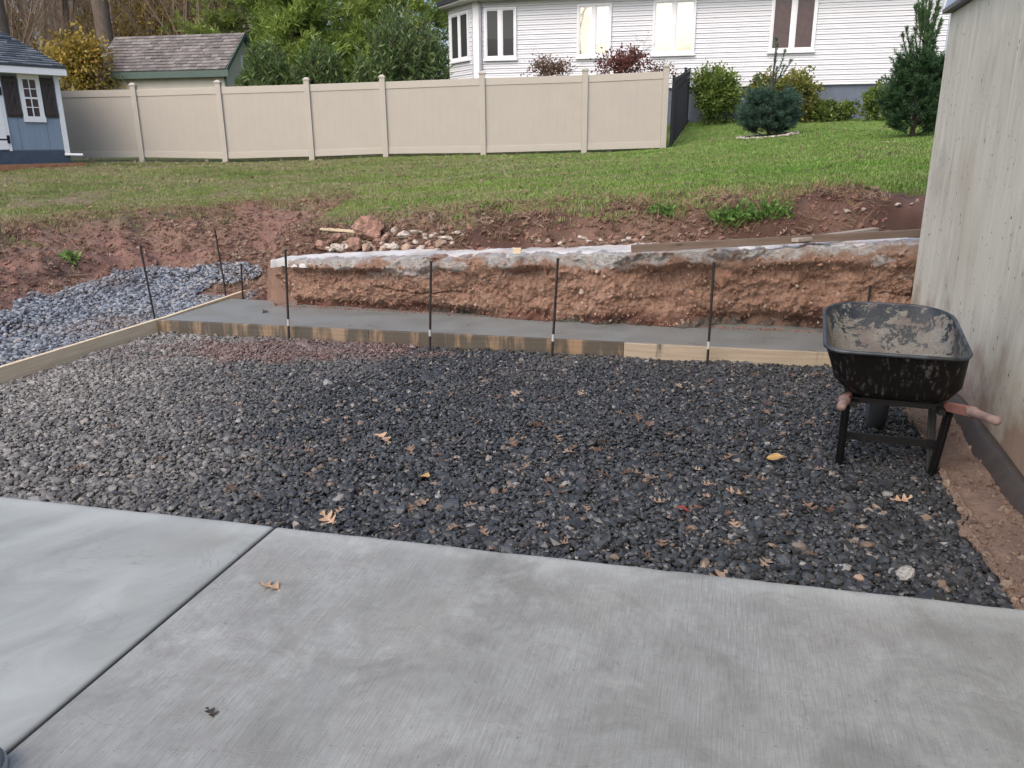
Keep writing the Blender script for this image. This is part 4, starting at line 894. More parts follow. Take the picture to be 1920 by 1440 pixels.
# dead grass overhanging the cut
TF = [tuft(30+i, 16, .10, .006, .10, simple('dead_grass', (.22, .155, .095), .8, .3) if i == 0 else bpy.data.materials['dead_grass']) for i in range(4)]
x, y = pts_grid(-8, 3.6, 7.5, 13.2, .10); d = sd_poly(x, y, PIT); db = d_line(x, y, BANK[2:])
k = (((x > -2.4) & (db > .80) & (db < 2.1)) | ((x <= -2.4) & (d > 1.7) & (d < 3.2))) & (rng.random(len(x)) < .6) & (((x-WP[0])*WN[0]+(y-WP[1])*WN[1] > .05)); x, y = x[k], y[k]; n = len(x)
scatter('dead_grass', np.stack([x, y, ground(x, y)], 1), np.stack([rng.normal(0, .9, n), rng.normal(0, .9, n), rng.uniform(0, 6.28, n)], 1), rng.uniform(.7, 1.3, n), rng.integers(0, 4, n), tp(), label='matted dead grass along the edge of the cut', cat='grass', kind='stuff')

# ------------------------------------------------------------------ foliage builders
def leaves(C, D, L, W, rnd=None, bend=.0):
    """diamond leaves: centres C, directions D, length L, width W -> verts, faces, rnd"""
    n = len(C); D = D/np.linalg.norm(D, axis=1, keepdims=True); r0 = rng.normal(size=(n, 3)); S = np.cross(D, r0); S /= np.linalg.norm(S, axis=1, keepdims=True)
    L = np.broadcast_to(L, n)[:, None]; W = np.broadcast_to(W, n)[:, None]
    a = C; b_ = C+D*L*.45+S*W/2; c_ = C+D*L; d_ = C+D*L*.45-S*W/2
    V = np.stack([a, b_, c_, d_], 1).reshape(-1, 3); F = np.arange(4*n).reshape(n, 4)
    return V, F, (rng.random(n) if rnd is None else rnd)
def leafobj(name, sets, mat, parent):
    V = np.concatenate([s[0] for s in sets]); o = 0; F = []
    for s in sets: F.append(s[1]+o); o += len(s[0])
    return obj(name, V, np.concatenate(F), mat, parent, attrs={'rnd': np.concatenate([s[2] for s in sets])})
def blob(c, rad, ncl, per, crad, L, W, up=.3, surf=.75, out=.8):
    c = np.array(c); rad = np.array(rad); dr = rng.normal(size=(ncl, 3)); dr /= np.linalg.norm(dr, axis=1, keepdims=True)
    rr = (surf+(1-surf)*rng.random(ncl))*(1+.38*fbm(dr[:, 0]*2.2, dr[:, 1]*2.2, dr[:, 2]*2.2, 2, int(rng.integers(999))))
    rr = np.where(rng.random(ncl) < .3, rr*rng.random(ncl)**.5, rr)
    cc = c+dr*rr[:, None]*rad; cb = rng.random(ncl)
    P_ = np.repeat(cc, per, 0)+rng.normal(size=(ncl*per, 3))*crad; D = np.repeat(dr, per, 0)*out+rng.normal(size=(ncl*per, 3))*.6; D[:, 2] += up
    r = np.clip(np.repeat(cb, per)*.55+rng.random(ncl*per)*.45, 0, 1)
    n = len(P_); return leaves(P_, D, L*rng.uniform(.7, 1.2, n), W*rng.uniform(.8, 1.2, n), r)
def branchy(root, H, r0, depth=4, seed=0, spread=.5, q=None, n0=5, lean=0, first=.35):
    rd = random.Random(seed); q = q or P()
    def grow(p, d, L, r_, dep):
        pts = [p]; rs = [r_]; k = 5 if dep >= depth-1 else 4; cur = p; dd = d
        for i in range(k):
            dd = (dd+Vector((rd.gauss(0, .10), rd.gauss(0, .10), rd.gauss(0, .05)+.05))).normalized(); cur = cur+dd*(L/k); pts.append(cur); rs.append(r_*(1-.62*(i+1)/k))
        q.tube(pts, rs, 6 if dep == depth else (4 if dep > 1 else 3), False)
        if dep <= 0: return
        m = n0+2 if dep == depth else n0
        for i in range(m):
            t = first+(1-first)*(i+rd.random()*.8)/m if dep == depth else .2+.8*(i+rd.random())/m
            t = min(.99, t); j = min(k-1, int(t*k)); base = pts[j].lerp(pts[j+1], t*k-j)
            a_ = rd.uniform(0, 6.28); sp = spread*rd.uniform(.7, 1.5); ax = Vector((math.cos(a_), math.sin(a_), 0)); nd = (dd*1.0+ax*sp*1.6+Vector((0, 0, .15))).normalized()
            grow(base, nd, L*rd.uniform(.38, .62)*(1.15-t*.4), max(.004, rs[j]*.36), dep-1)
    grow(Vector(root), Vector((lean, 0, 1)).normalized(), H, r0, depth); return q

# ------------------------------------------------------------------ woods and trees behind the fence
wood_protos = []
for k in range(4):
    q = branchy((0, 0, -.2), 9+k*.6, .085+.02*k, 3, 200+k, .42, n0=9, first=.06); m = bpy.data.meshes.new('bare_tree'); m.from_pydata(q.v, [], q.f); m.materials.append(M_TWIG); wood_protos.append(m)
lab = ['thin leafless tree with brown twigs in the woods behind the fence']
for i in range(70):
    Y = random.uniform(30, 58); px_ = random.uniform(-120, 470) if i < 44 else random.uniform(100, 760); p = A(px_, 200, Y); gz_ = gz(p[0], Y)
    o = bpy.data.objects.new('bare_tree', wood_protos[i % 4]); COL.objects.link(o); o.location = (p[0], Y, gz_); o.rotation_euler = (0, 0, random.uniform(0, 6.28)); s_ = random.uniform(.8, 1.25); o.scale = (s_, s_, s_)
    tl = 'thin leafless tree in the woods left of the tan shed' if px_ < 180 else 'thin leafless tree rising behind the tan shed roof' if px_ < 430 else 'thin leafless tree half hidden behind the green pines'; tag(o, tl, 'tree', tl.replace('thin leafless tree', 'leafless trees'))
for (xp, Y, r_, lb, sd_) in ((22, 27, .33, 'thick grey brown trunk rising behind the blue shed, far left', 1), (216, 29, .28, 'thick straight trunk rising behind the tan shed roof', 2), (150, 33, .12, 'dark slim trunk between the two sheds', 3), (300, 34, .14, 'slim trunk among yellow leaves over tan shed roof', 4)):
    p = A(xp, 200, Y); o = thing('large_bare_tree', lb, 'tree', (p[0], Y, gz(p[0], Y)))
    q = P(); q.tube([(0, 0, -.3), (.02, 0, 2), (-.03, 0, 5), (.05, 0, 9)], [r_*1.25, r_, r_*.92, r_*.75], 14); q.build('trunk', M_BARK, o, smooth=True)
    q = branchy((0, 0, 4.0), 7, r_*.55, 3, 300+sd_, .8, n0=5); 
    for k in range(5): a_ = k*1.3; branchy((0, 0, 2.6+k*.9), 3.4, r_*.22, 2, 310+k+sd_*10, .9, q, 5)
    q.build('limbs', M_TWIG, o)
# autumn leaved trees
for (xp, yp, Y, rx, rz_, n_, lb) in ((150, 122, 25.5, .95, .9, 170, 'low yellow green leaved shrub glowing between the two sheds'), (290, 55, 35, 2.8, 2.2, 300, 'orange and yellow leaved tree behind the tan shed'), (250, 10, 37, 2.4, 2.0, 170, 'small orange leaved tree near the thick trunk'), (10, 40, 36, 1.3, 1.6, 90, 'dull orange leaved sapling behind the blue shed')):
    c_ = A(xp, yp, Y); o = thing('autumn_tree', lb, 'tree', (c_[0], Y, gz(c_[0], Y))); h_ = c_[2]-o.location.z
    leafobj('crown', [blob((0, 0, h_), (rx, rx*.8, rz_), n_, 26, .20, .13, .085, 0, .35, .3)], M_AUT, o); branchy((0, 0, -.1), max(1.2, h_*.9), .05, 3, int(xp), .6).build('branches', M_TWIG, o)
# white pines
def pine(xp, Y, H, W, seed, label, base=.0):
    p = A(xp, 200, Y); o = thing('white_pine', label, 'tree', (p[0], Y, gz(p[0], Y)), 0, 'evergreens behind the fence'); rd = np.random.default_rng(seed)
    q = P(); q.tube([(0, 0, -.2), (0, 0, H*.5), (0, 0, H)], [.2, .13, .02], 8)
    Cc, Dd, rn = [], [], []
    for k in range(int(95)):
        z = H*(base+(1-base)*(k/95)**.9); a_ = rd.uniform(0, 6.28); ln = W*(1-(z/H)**1.6*.75)*rd.uniform(.6, 1.1); dr = np.array([math.cos(a_), math.sin(a_), rd.uniform(-.05, .22)])
        q.tube([(0, 0, z), tuple(dr*ln*.5+[0, 0, z]), tuple(dr*ln+[0, 0, z+.12*ln])], [.03, .02, .006], 3, False); sh = rd.random()
        m = 26
        for t in np.linspace(.3, 1, m):
            c_ = dr*ln*t+np.array([0, 0, z+.12*ln*t*t]); c_ = c_+rd.normal(size=3)*[.28*ln*.4, .28*ln*.4, .10]
            kk = 16; Cc.append(np.repeat(c_[None], kk, 0)+rd.normal(size=(kk, 3))*.05); d_ = rd.normal(size=(kk, 3))*.8+dr*.7; d_[:, 2] += .45; Dd.append(d_); rn.append(np.clip(sh*.35+.35*rd.random()+.3*rd.random(kk), 0, 1))
    Cc, Dd, rn = map(np.concatenate, (Cc, Dd, rn)); leafobj('foliage', [leaves(Cc, Dd, .26, .035, rn)], M_PINEN, o); q.build('trunk_and_boughs', M_PBARK, o)
pine(500, 30, 8.5, 3.2, 1, 'bright green white pine above the roof of the tan shed')
pine(640, 33, 9, 3.6, 2, 'dense green pine behind the left laurel shrubs')
pine(560, 26.8, 5.2, 2.2, 5, 'lower light green pine drooping over the tan shed gable')
pine(770, 31, 9, 3.4, 3, 'dense green pine beside the white house')
pine(860, 37, 9, 3.2, 4, 'farther dark pine just left of the white house', .0)
pine(690, 27.5, 3.6, 1.9, 6, 'low pine peeking between the two laurel shrubs')
pine(400, 39, 8.5, 2.6, 8, 'olive green pine mixed with twigs over the tan shed roof')
# laurels
def laurel(xp, Y, W, H, seed, label):
    p = A(xp, 160, Y); z0 = gz(p[0], Y); o = thing('laurel_shrub', label, 'shrub', (p[0], Y, z0), 0, 'laurel shrubs behind the fence'); rd = np.random.default_rng(seed); q = P(); Cc, Dd, rn = [], [], []
    for k in range(210):
        a_ = rd.uniform(0, 6.28); rr = math.sqrt(rd.random()); ex, ey = W*rr*math.cos(a_), W*.7*rr*math.sin(a_); ez = H*(.45+.55*(1-rr**2.5)*rd.uniform(.75, 1.08)+.05*rd.random())
        tip = np.array([ex, ey, ez]); basep = tip*[.35, .35, 0.1]; q.tube([tuple(basep), tuple(tip)], [.012, .006], 3, False)
        for j in range(30):
            t = 1-.45*rd.random()**1.1; c_ = basep*(1-t)+tip*t; a2 = rd.uniform(0, 6.28); Cc.append(c_); Dd.append([math.cos(a2)*.8, math.sin(a2)*.8, rd.uniform(.2, 1.3)]); rn.append(np.clip((t-.55)*1.5*rd.random()+.25*rd.random(), 0, 1))
    Cc, Dd, rn = np.array(Cc), np.array(Dd), np.array(rn); leafobj('foliage', [leaves(Cc, Dd, rng.uniform(.14, .24, len(Cc)), rng.uniform(.03, .05, len(Cc)), rn)], M_LAUREL, o); q.build('stems', M_PBARK, o)
laurel(505, 22.4, .9, 2.8, 1, 'glossy laurel shrub in front of the tan shed gable'); laurel(600, 22.3, .95, 2.75, 2, 'middle laurel shrub over the fence, slightly lower'); laurel(755, 22.2, 1.45, 3.55, 3, 'largest laurel shrub beside the white house')

# ------------------------------------------------------------------ vinyl fence
fence = thing('vinyl_privacy_fence', 'tan vinyl privacy fence with capped posts across the back of the lawn', 'fence', (0, 20.1, 0))
FX = [(96, 158, 295), (258, 155, 296), (416, 150, 303), (580, 145, 299), (720, 140, 294), (905, 133, 292), (1096, 127, 287), (1246, 120, 283)]
posts = []
for (xp, yt, yb) in FX:
    xm = xp; d0 = A(xm, (yt+yb)/2, 20.1); Yp = 20.15-.09*d0[0]+.0; top = A(xm, yt, Yp); bot = A(xm, yb, Yp); posts.append((top[0]*.5+bot[0]*.5, Yp, top[2], bot[2]))
cg = P()
for (x_, Yp, zt, zb) in posts:
    q = P(); q.box(x_-.065, x_+.065, Yp-20.1-.065, Yp-20.1+.065, zb-.3, zt-.06); po = q.build('post', M_VINYL_R, fence, bevel=.006)
    q = P(); y_ = Yp-20.1
    q.box(x_-.078, x_+.078, y_-.078, y_+.078, zt-.075, zt-.05); q.hexa([(x_-.085, y_-.085, zt-.049), (x_+.085, y_-.085, zt-.049), (x_+.085, y_+.085, zt-.049), (x_-.085, y_+.085, zt-.049), (x_-.03, y_-.03, zt), (x_+.03, y_-.03, zt), (x_+.03, y_+.03, zt), (x_-.03, y_+.03, zt)])
    q.build('post_cap', M_VINYL_R, po)
for (a_, b_) in zip(posts[:-1], posts[1:]):
    xa, xb = a_[0]+.066, b_[0]-.066; ya, yb = a_[1]-20.1, b_[1]-20.1; ta, tb = a_[2]-.16, b_[2]-.16
    ba, bb_ = a_[3]+.07, b_[3]+.07; ba = min(ba, ta-1.6); bb_ = min(bb_, tb-1.6)
    def seg(z0a, z0b, z1a, z1b, th, t0=0, t1=1, ch=0):
        X0, X1 = xa+(xb-xa)*t0, xa+(xb-xa)*t1; Y0, Y1 = ya+(yb-ya)*t0, ya+(yb-ya)*t1; l = lambda u, v, t: u+(v-u)*t
        return [(X0, Y0-th, l(z0a, z0b, t0)), (X1, Y1-th, l(z0a, z0b, t1)), (X1, Y1+th, l(z0a, z0b, t1)), (X0, Y0+th, l(z0a, z0b, t0)), (X0, Y0-th, l(z1a, z1b, t0)), (X1, Y1-th, l(z1a, z1b, t1)), (X1, Y1+th, l(z1a, z1b, t1)), (X0, Y0+th, l(z1a, z1b, t0))]
    q = P(); q.hexa(seg(ta-.16, tb-.16, ta, tb, .025)); q.build('top_rail', M_VINYL_R, fence, bevel=.004)
    q = P(); q.hexa(seg(ba, bb_, ba+.15, bb_+.15, .025)); q.build('bottom_rail', M_VINYL_R, fence, bevel=.004)
    nb = max(8, round((xb-xa)/.19))
    for k in range(nb):
        q = P(); q.hexa(seg(ba+.10, bb_+.10, ta-.12, tb-.12, .011, k/nb+.0001, (k+1)/nb-.0001)); q.build('board', M_VINYL, fence, bevel=.0009)
# black aluminium fence
pa = A(1257, 283, 19.95); pb = A(1297, 226, 26.0); pa[2] = gz(pa[0], pa[1]); pb[2] = gz(pb[0], pb[1]); bf = thing('black_metal_fence', 'black metal picket fence running back from the vinyl fence corner', 'fence', pa)
dv = Vector(pb-pa); 
hf = 1.55
for t in (0.0, .5, 1.0):
    q = P(); c_ = dv*t; q.box(c_.x-.03, c_.x+.03, c_.y-.03, c_.y+.03, c_.z-.2, c_.z+hf+.06); q.box(c_.x-.036, c_.x+.036, c_.y-.036, c_.y+.036, c_.z+hf+.061, c_.z+hf+.09); q.build('post', M_BLACK, bf)
for h_ in (.12, hf-.22, hf-.05):
    q = P(); q.beam(tuple(dv*.006+Vector((0, 0, h_))), tuple(dv*.994+Vector((0, 0, h_))), .03, .035); q.build('rail', M_BLACK, bf)
npk = 58
for k in range(1, npk):
    c_ = dv*(k/npk)
    if abs(k/npk-.5) < .008: continue
    q = P(); q.box(c_.x-.009, c_.x+.009, c_.y-.010, c_.y+.010, c_.z+.04, c_.z+hf); q.build('picket', M_BLACK, bf)

# ------------------------------------------------------------------ neighbour's white house
HD = np.array([math.cos(R(-13)), math.sin(R(-13)), 0]); H0 = A(896, 200, 25.9); HN = np.array([HD[1], -HD[0], 0])   # HN points to the camera
def HL(xp, yp):
    p = onplane(xp, yp, H0, HD); return (p-H0)@HD, p[2]
hangle = R(-13); nh = thing('white_sided_house', 'long white sided house with paired windows and blue grey foundation', 'house', (H0[0], H0[1], 0), hangle)
s_end = HL(1772, 150)[0]; zb = HL(1386, 162)[1]; ZT = 5.95
q = P(); q.box(0, s_end-.02, .03, 8, zb-.02, ZT); q.build('wall', M_SIDING, nh)
q = P(); q.box(.02, s_end-.06, .05, 7.9, zb-1.8, zb-.021); q.build('foundation', M_FOUND, nh)
nbd = int((ZT-zb)/.13)
for i in range(nbd):
    z0 = zb+i*.13; q = P()
    for (h0, h1, dep0, dep1) in ((0, .060, .034, .017), (.065, .125, .026, .007)):
        q.hexa([(.09, -dep0, z0+h0), (s_end-.12, -dep0, z0+h0), (s_end-.12, .028, z0+h0), (.09, .028, z0+h0), (.09, -dep1, z0+h1), (s_end-.12, -dep1, z0+h1), (s_end-.12, .028, z0+h1), (.09, .028, z0+h1)])
    q.build('siding_board', M_SIDING, nh)
q = P(); q.box(s_end-.118, s_end+.02, -.05, .02, zb-.02, ZT); q.box(s_end-.03, s_end+.03, .021, .15, zb-.02, ZT); q.build('corner_post', simple('blue_shaded_trim', (.42, .48, .58), .5, .05), nh)  # pale blue colour paints the shaded side of a white post
q = P(); q.box(-.10, .088, -.04, .05, zb-.1, ZT); q.build('corner_post', M_WHITE, nh)
q = P(); q.box(.10, .17, -.11, -.035, zb-1.6, 5.5); q.tube([(.135, -.07, 5.5), (.0, -.2, 5.8)], .04, 8); q.build('downspout', simple('grey_downspout', (.32, .32, .36), .5), nh)
def window(parent, s0, s1, z0, z1, gl, blind_or_dark_sheet=None, yoff=-.05, matf=M_WHITE, fw=.06, low=None):
    q = P(); y0, y1 = yoff-.03, .027
    q.box(s0, s0+fw, y0, y1, z0, z1); q.box(s1-fw, s1, y0, y1, z0, z1); q.box(s0+fw+.001, s1-fw-.001, y0, y1, z1-fw, z1); q.box(s0+fw+.001, s1-fw-.001, y0, y1, z0, z0+fw)
    m = (s0+s1)/2; q.box(m-.05, m+.05, y0, y1, z0+fw+.001, z1-fw-.001); fr = q.build('window', matf, parent, bevel=.006)
    q = P(); q.box(s0-.03, s1+.03, y0-.03, y1, z0-.05, z0-.001); q.build('sill', matf, fr)
    for (a_, b_) in ((s0+fw, m-.05), (m+.05, s1-fw)):
        q = P(); q.box(a_+.0, a_+.03, yoff-.01, .02, z0+fw, z1-fw); q.box(b_-.03, b_, yoff-.01, .02, z0+fw, z1-fw); q.box(a_+.031, b_-.031, yoff-.01, .02, z0+fw, z0+fw+.03); q.box(a_+.031, b_-.031, yoff-.01, .02, z1-fw-.03, z1-fw); q.build('sash', matf, fr)
        q = P(); q.box(a_+.031, b_-.031, yoff+.01, .0, z0+fw+.031, z1-fw-.031); q.build('pane', gl, fr)
        if blind_or_dark_sheet:
            nsl = int((z1-z0-2*fw)/.045)
            q = P()
            for k in range(nsl): zz_ = z0+fw+.035+k*.045; q.hexa([(a_+.035, yoff+.002, zz_), (b_-.035, yoff+.002, zz_), (b_-.035, yoff+.009, zz_), (a_+.035, yoff+.009, zz_), (a_+.035, yoff+.006, zz_+.036), (b_-.035, yoff+.006, zz_+.036), (b_-.035, yoff+.009, zz_+.036), (a_+.035, yoff+.009, zz_+.036)])
            q.build('blind_or_dark_sheet', blind_or_dark_sheet, fr)
        if low:
            q = P(); q.box(a_+.034, b_-.034, yoff+.004, yoff+.009, z0+fw+.033, z0+fw+.5); q.build('blind_or_dark_sheet', low, fr)  # dark sheet stands in for the dark lower half of the reflection
M_BLIND = simple('brown_blind', (.085, .05, .045), .25, .2)
for (xa, xb, yt, yb, g_, bl_, lo_) in ((908, 969, 14, 111, M_GL_DARK, None, simple('dark_low_blind', (.02, .02, .024), .3)), (1083, 1148, 7, 107, M_GL_SKY, None, None), (1226, 1307, -1, 102, M_GL_SKY, None, None), (1449, 1536, -14, 96, M_GL_DARK, M_BLIND, None)):
    sa, zt = HL(xa, yt); sb, _ = HL(xb, yt); _, z0 = HL((xa+xb)/2, yb); zt = HL((xa+xb)/2, yt)[1]; window(nh, sa, sb, z0, zt, g_, bl_, low=lo_)
# bay facet
bay = math.radians(180-45); FW = 1.55
bd_ = Vector((math.cos(bay), math.sin(bay), 0))
bm4 = Matrix(((-bd_.x, bd_.y*0+bd_.y, 0, 0), (-bd_.y, -bd_.x, 0, 0), (0, 0, 1, 0), (0, 0, 0, 1)))
# local bay frame: x from far-left corner to the shared corner, -y outward
bayo = bpy.data.objects.new('bay', None); COL.objects.link(bayo); bayo.parent = nh; bayo.location = (-.10+bd_.x*FW, bd_.y*FW, 0); bayo.rotation_euler = (0, 0, bay+math.pi)
q = P(); q.box(0, FW-.01, .03, 3, zb-1.5, ZT-.2); q.build('bay_wall', M_SIDING, bayo)
q = P()
for i in range(nbd+5):
    z0 = zb-.9+i*.13
    if z0+.13 > ZT-.2: break
    for (h0, h1, dep0, dep1) in ((0, .060, .034, .017), (.065, .125, .026, .007)):
        q.hexa([(.02, -dep0, z0+h0), (FW-.04, -dep0, z0+h0), (FW-.04, .028, z0+h0), (.02, .028, z0+h0), (.02, -dep1, z0+h1), (FW-.04, -dep1, z0+h1), (FW-.04, .028, z0+h1), (.02, .028, z0+h1)])
q.build('siding_courses', M_SIDING, bayo)
_z0 = A(865, 114, 26.6)[2]; _z1 = A(865, 24, 26.6)[2]
window(bayo, .18, 1.35, _z0, _z1, M_GL_DARK)
# eaves
ze = A(860, 8, 26.0)[2]+.02
q = P(); e1 = bd_*FW; 
pts = [(s_end+.4, -.45), (-.25, -.45), (e1.x-.35, e1.y-.25), (e1.x-.35, 8.4), (s_end+.4, 8.4)]
q.prism(pts[::-1], ze+.02, ze+.06); q.build('soffit', M_SIDING2, nh)
q = P()
for a_, b_ in zip(pts[:2+1], pts[1:3+1]): q.beam((*a_, ze+.13), (*b_, ze+.13), .10, .13)
q.build('gutter', M_GUTTER_SHADOW, nh)
cx, cy = s_end/2, 4.2; q = P(); n_ = len(pts); bb0 = [(x_, y_, ze+.20) for x_, y_ in pts]; top_ = [(x_+(cx-x_)*.55, y_+(cy-y_)*.97, ze+2.2) for x_, y_ in pts]
q.v = bb0+top_; q.f = [(i, (i+1) % n_, n_+(i+1) % n_, n_+i) for i in range(n_)]+[tuple(range(n_, 2*n_))]; q.build('roof', M_SHINGLE, nh)

# ------------------------------------------------------------------ tan shed behind the fence
def shingled(parent, x0, x1, y0, z0, y1, z1, rows, cols, mats, t=.016, name='shingle'):
    d = Vector((0, y1-y0, z1-z0)); L = d.length; d.normalize(); nrm = Vector((0, -d.z, d.y)); 
    for r_ in range(rows):
        a_ = Vector((0, y0, z0))+d*(L*r_/rows); b_ = Vector((0, y0, z0))+d*(L*(r_+1)/rows+.02 if r_ < rows-1 else L)
        off = (.5 if r_ % 2 else 0)+random.uniform(-.1, .1)
        for c_ in range(cols+1):
            xa = x0+(x1-x0)*max(0, (c_-off))/cols+.004; xb = x0+(x1-x0)*min(cols, c_+1-off)/cols-.004
            if xb-xa < .03: continue
            q = P(); lift = t*random.uniform(.8, 1.6)
            p0, p1 = a_+nrm*lift*1.5, b_+nrm*.003
            q.hexa([(xa, a_.y, a_.z), (xb, a_.y, a_.z), (xb, b_.y, b_.z), (xa, b_.y, b_.z), (xa, p0.y, p0.z), (xb, p0.y, p0.z), (xb, p1.y, p1.z), (xa, p1.y, p1.z)])
            q.build(name, random.choice(mats), parent)
TS = [simple('brown_grey_shingle%d' % i, c_, .9, .25, 20) for i, c_ in enumerate(((.13, .12, .12), (.18, .165, .16), (.22, .20, .19), (.155, .14, .135)))]
e0 = A(424, 133, 25.0); ta_ = R(-11); tsd = thing('tan_garden_shed', 'tan garden shed with grey shingled gable roof and green trim behind fence', 'shed', (e0[0], e0[1], 0), ta_)
ld = np.array([math.cos(ta_), math.sin(ta_), 0]); Wd = (onplane(175, 133, e0, ld)-e0)@ld; ez = e0[2]; dp = 2.5
q = P(); q.box(Wd+.42, -.08, .12, dp-.12, 1.0, ez-.02); q.v += []; q.build('wall', M_TSHED, tsd)
rh = A(470, 63, 26.4)[2]
q = P(); b0 = len(q.v); q.v += [(-.08, .12, ez-.019), (-.08, dp-.12, ez-.019), (-.08, dp/2, rh-.12), (-.12, .12, ez-.019), (-.12, dp-.12, ez-.019), (-.12, dp/2, rh-.12)]; q.f += [(0, 1, 2), (5, 4, 3), (0, 3, 4, 1), (1, 4, 5, 2), (2, 5, 3, 0)]; q.build('gable', M_TSHED, tsd)
for s_ in (0, 1):
    y0_, y1_ = (-.08, dp/2) if s_ == 0 else (dp+.08, dp/2)
    q = P(); q.hexa([(Wd, y0_, ez), (.03, y0_, ez), (.03, y1_, rh-.03), (Wd, y1_, rh-.03), (Wd, y0_, ez+.03), (.03, y0_, ez+.03), (.03, y1_, rh), (Wd, y1_, rh)]); q.build('roof_deck', M_SHINGLE, tsd)
    q = P(); q.hexa([(.031, y0_, ez-.09), (.06, y0_, ez-.09), (.06, y1_, rh-.12), (.031, y1_, rh-.12), (.031, y0_, ez+.05), (.06, y0_, ez+.05), (.06, y1_, rh+.02), (.031, y1_, rh+.02)]); q.build('rake_trim', M_GREENTRIM, tsd)
shingled(tsd, Wd, .03, -.09, ez+.034, dp/2, rh+.004, 12, 20, TS)
q = P(); q.box(Wd, .12, -.12, -.085, ez-.16, ez+.02); q.build('eave_trim', M_GREENTRIM, tsd)
q = P(); q.box(-.14, -.075, .09, .118, 1, ez-.02); q.box(Wd+.38, Wd+.5, .09, .118, 1, ez-.02); q.build('corner_trim', M_GREENTRIM, tsd)
vt = bpy.data.objects.new('gable_vent', None); COL.objects.link(vt); vt.parent = tsd; vt.location = (-.078, dp/2, ez+.10)
q = P(); q.box(0, .03, -.17, -.13, 0, .42); q.box(0, .03, .13, .17, 0, .42); q.box(0, .03, -.129, .129, .38, .42); q.box(0, .03, -.129, .129, 0, .04); q.build('frame', M_TRIM, vt)
for k in range(5):
    q = P(); q.box(0, .025, -.128, .128, .06+k*.065, .10+k*.065); q.build('slat', M_TRIM, vt)
q = P(); q.box(-.01, .004, -.128, .128, .041, .379); q.build('backing', M_BLACK, vt)

# ------------------------------------------------------------------ blue shed at left
SD_ = np.array([.60, .80, 0]); SD_ /= np.linalg.norm(SD_); C1 = A(131, 292, 19.4); zs = C1[2]; sang = math.atan2(SD_[1], SD_[0])
bs = thing('blue_garden_shed', 'blue garden shed with white trim, shuttered window and dark shingle roof', 'shed', (C1[0], C1[1], zs), sang)
def SL(xp, yp):
    p = onplane(xp, yp, C1, SD_); return (p-C1)@SD_, p[2]-zs
hE = SL(104, 143)[1]; ln = 5.2
q = P(); q.box(-ln, 0, 0.02, 2.0, .12, hE); q.build('wall', M_SHEDBLUE, bs)
# grooved siding panels
xg = -ln
while xg < -.13:
    x2 = min(xg+.6, -.10); q = P(); q.box(xg+.004, x2-.004, .004, .019, .14, hE); q.build('siding_panel', M_SHEDBLUE, bs, bevel=.003); xg = x2
q = P(); q.box(-.095, .012, -.018, .10, .02, hE); q.build('corner_trim', M_TRIM, bs)
q = P(); q.box(-ln, 0.01, .0, 2.01, -.25, .118); q.build('skirt', simple('dark_blue_base', (.06, .085, .12), .8), bs)
q = P(); q.box(-ln-.2, .08, -.30, -.265, hE+.0, hE+.17); q.build('fascia', M_TRIM, bs)
q = P(); q.box(-ln-.2, .08, -.264, .5, hE+.001, hE+.02); q.build('soffit', M_TRIM, bs)
DP = 3.6; pz = hE+.17; rdg = A(4, 57, C1[1]+DP*.60*.8)[2]-zs
rdg = max(rdg, pz+1.3)
q = P(); q.hexa([(-ln-.2, -.31, pz-.03), (.08, -.31, pz-.03), (.08, DP, rdg-.03), (-ln-.2, DP, rdg-.03), (-ln-.2, -.31, pz), (.08, -.31, pz), (.08, DP, rdg), (-ln-.2, DP, rdg)]); q.build('roof_deck', M_SHINGLE, bs)
BSH = [simple('blue_grey_shingle%d' % i, c_, .9, .25, 20) for i, c_ in enumerate(((.07, .085, .105), (.10, .12, .145), (.135, .155, .18)))]
shingled(bs, -3.2, .085, -.32, pz+.002, DP, rdg+.002, 20, 11, BSH, .02)
q = P(); q.v = [(.0, 0.02, hE), (.0, 2*DP-.3, hE), (.0, DP, rdg-.06), (-.03, 0.02, hE), (-.03, 2*DP-.3, hE), (-.03, DP, rdg-.06)]; q.f = [(0, 1, 2), (5, 4, 3), (0, 3, 4, 1), (1, 4, 5, 2), (2, 5, 3, 0)]; q.build('gable', M_SHEDBLUE, bs)
# window
wa, wzt = SL(30, 141); wb = SL(86, 200)[0]-.05; wz0 = SL(62, 229)[1]; wa = SL(37, 180)[0]; wb = SL(77, 180)[0]; wzt = SL(50, 139)[1]
wf = bpy.data.objects.new('window', None); COL.objects.link(wf); wf.parent = bs; wf.location = (wa, -.0, wz0); ww, wh = wb-wa, wzt-wz0
q = P(); q.box(0, .09, -.03, 0, 0, wh); q.box(ww-.09, ww, -.03, 0, 0, wh); q.box(.091, ww-.091, -.03, 0, wh-.11, wh); q.box(-.01, ww+.01, -.045, -.031, 0, .12); q.box(.091, ww-.091, -.03, 0, 0, .12); q.build('frame', M_TRIM, wf)
iw = ww-.18; ih = wh-.23
q = P(); q.box(.09+iw/2-.010, .09+iw/2+.010, -.022, -.006, .121, wh-.111)
for k in (1, 3): q.box(.092, ww-.092, -.021, -.007, .12+ih*k/4-.009, .12+ih*k/4+.009)
q.box(.092, ww-.092, -.024, -.004, .12+ih/2-.02, .12+ih/2+.02); q.build('muntins', M_TRIM, wf)
for i in range(2):
    for k in range(4):
        q = P(); q.box(.092+i*iw/2+.011*(i == 1), .09+(i+1)*iw/2-.011*(i == 0), -.008, -.003, .12+ih*k/4+.01, .12+ih*(k+1)/4-.01); q.build('pane', glass('shed_glass', (.10, .07, .075), .1) if (i, k) == (0, 0) else bpy.data.materials['shed_glass'], wf)
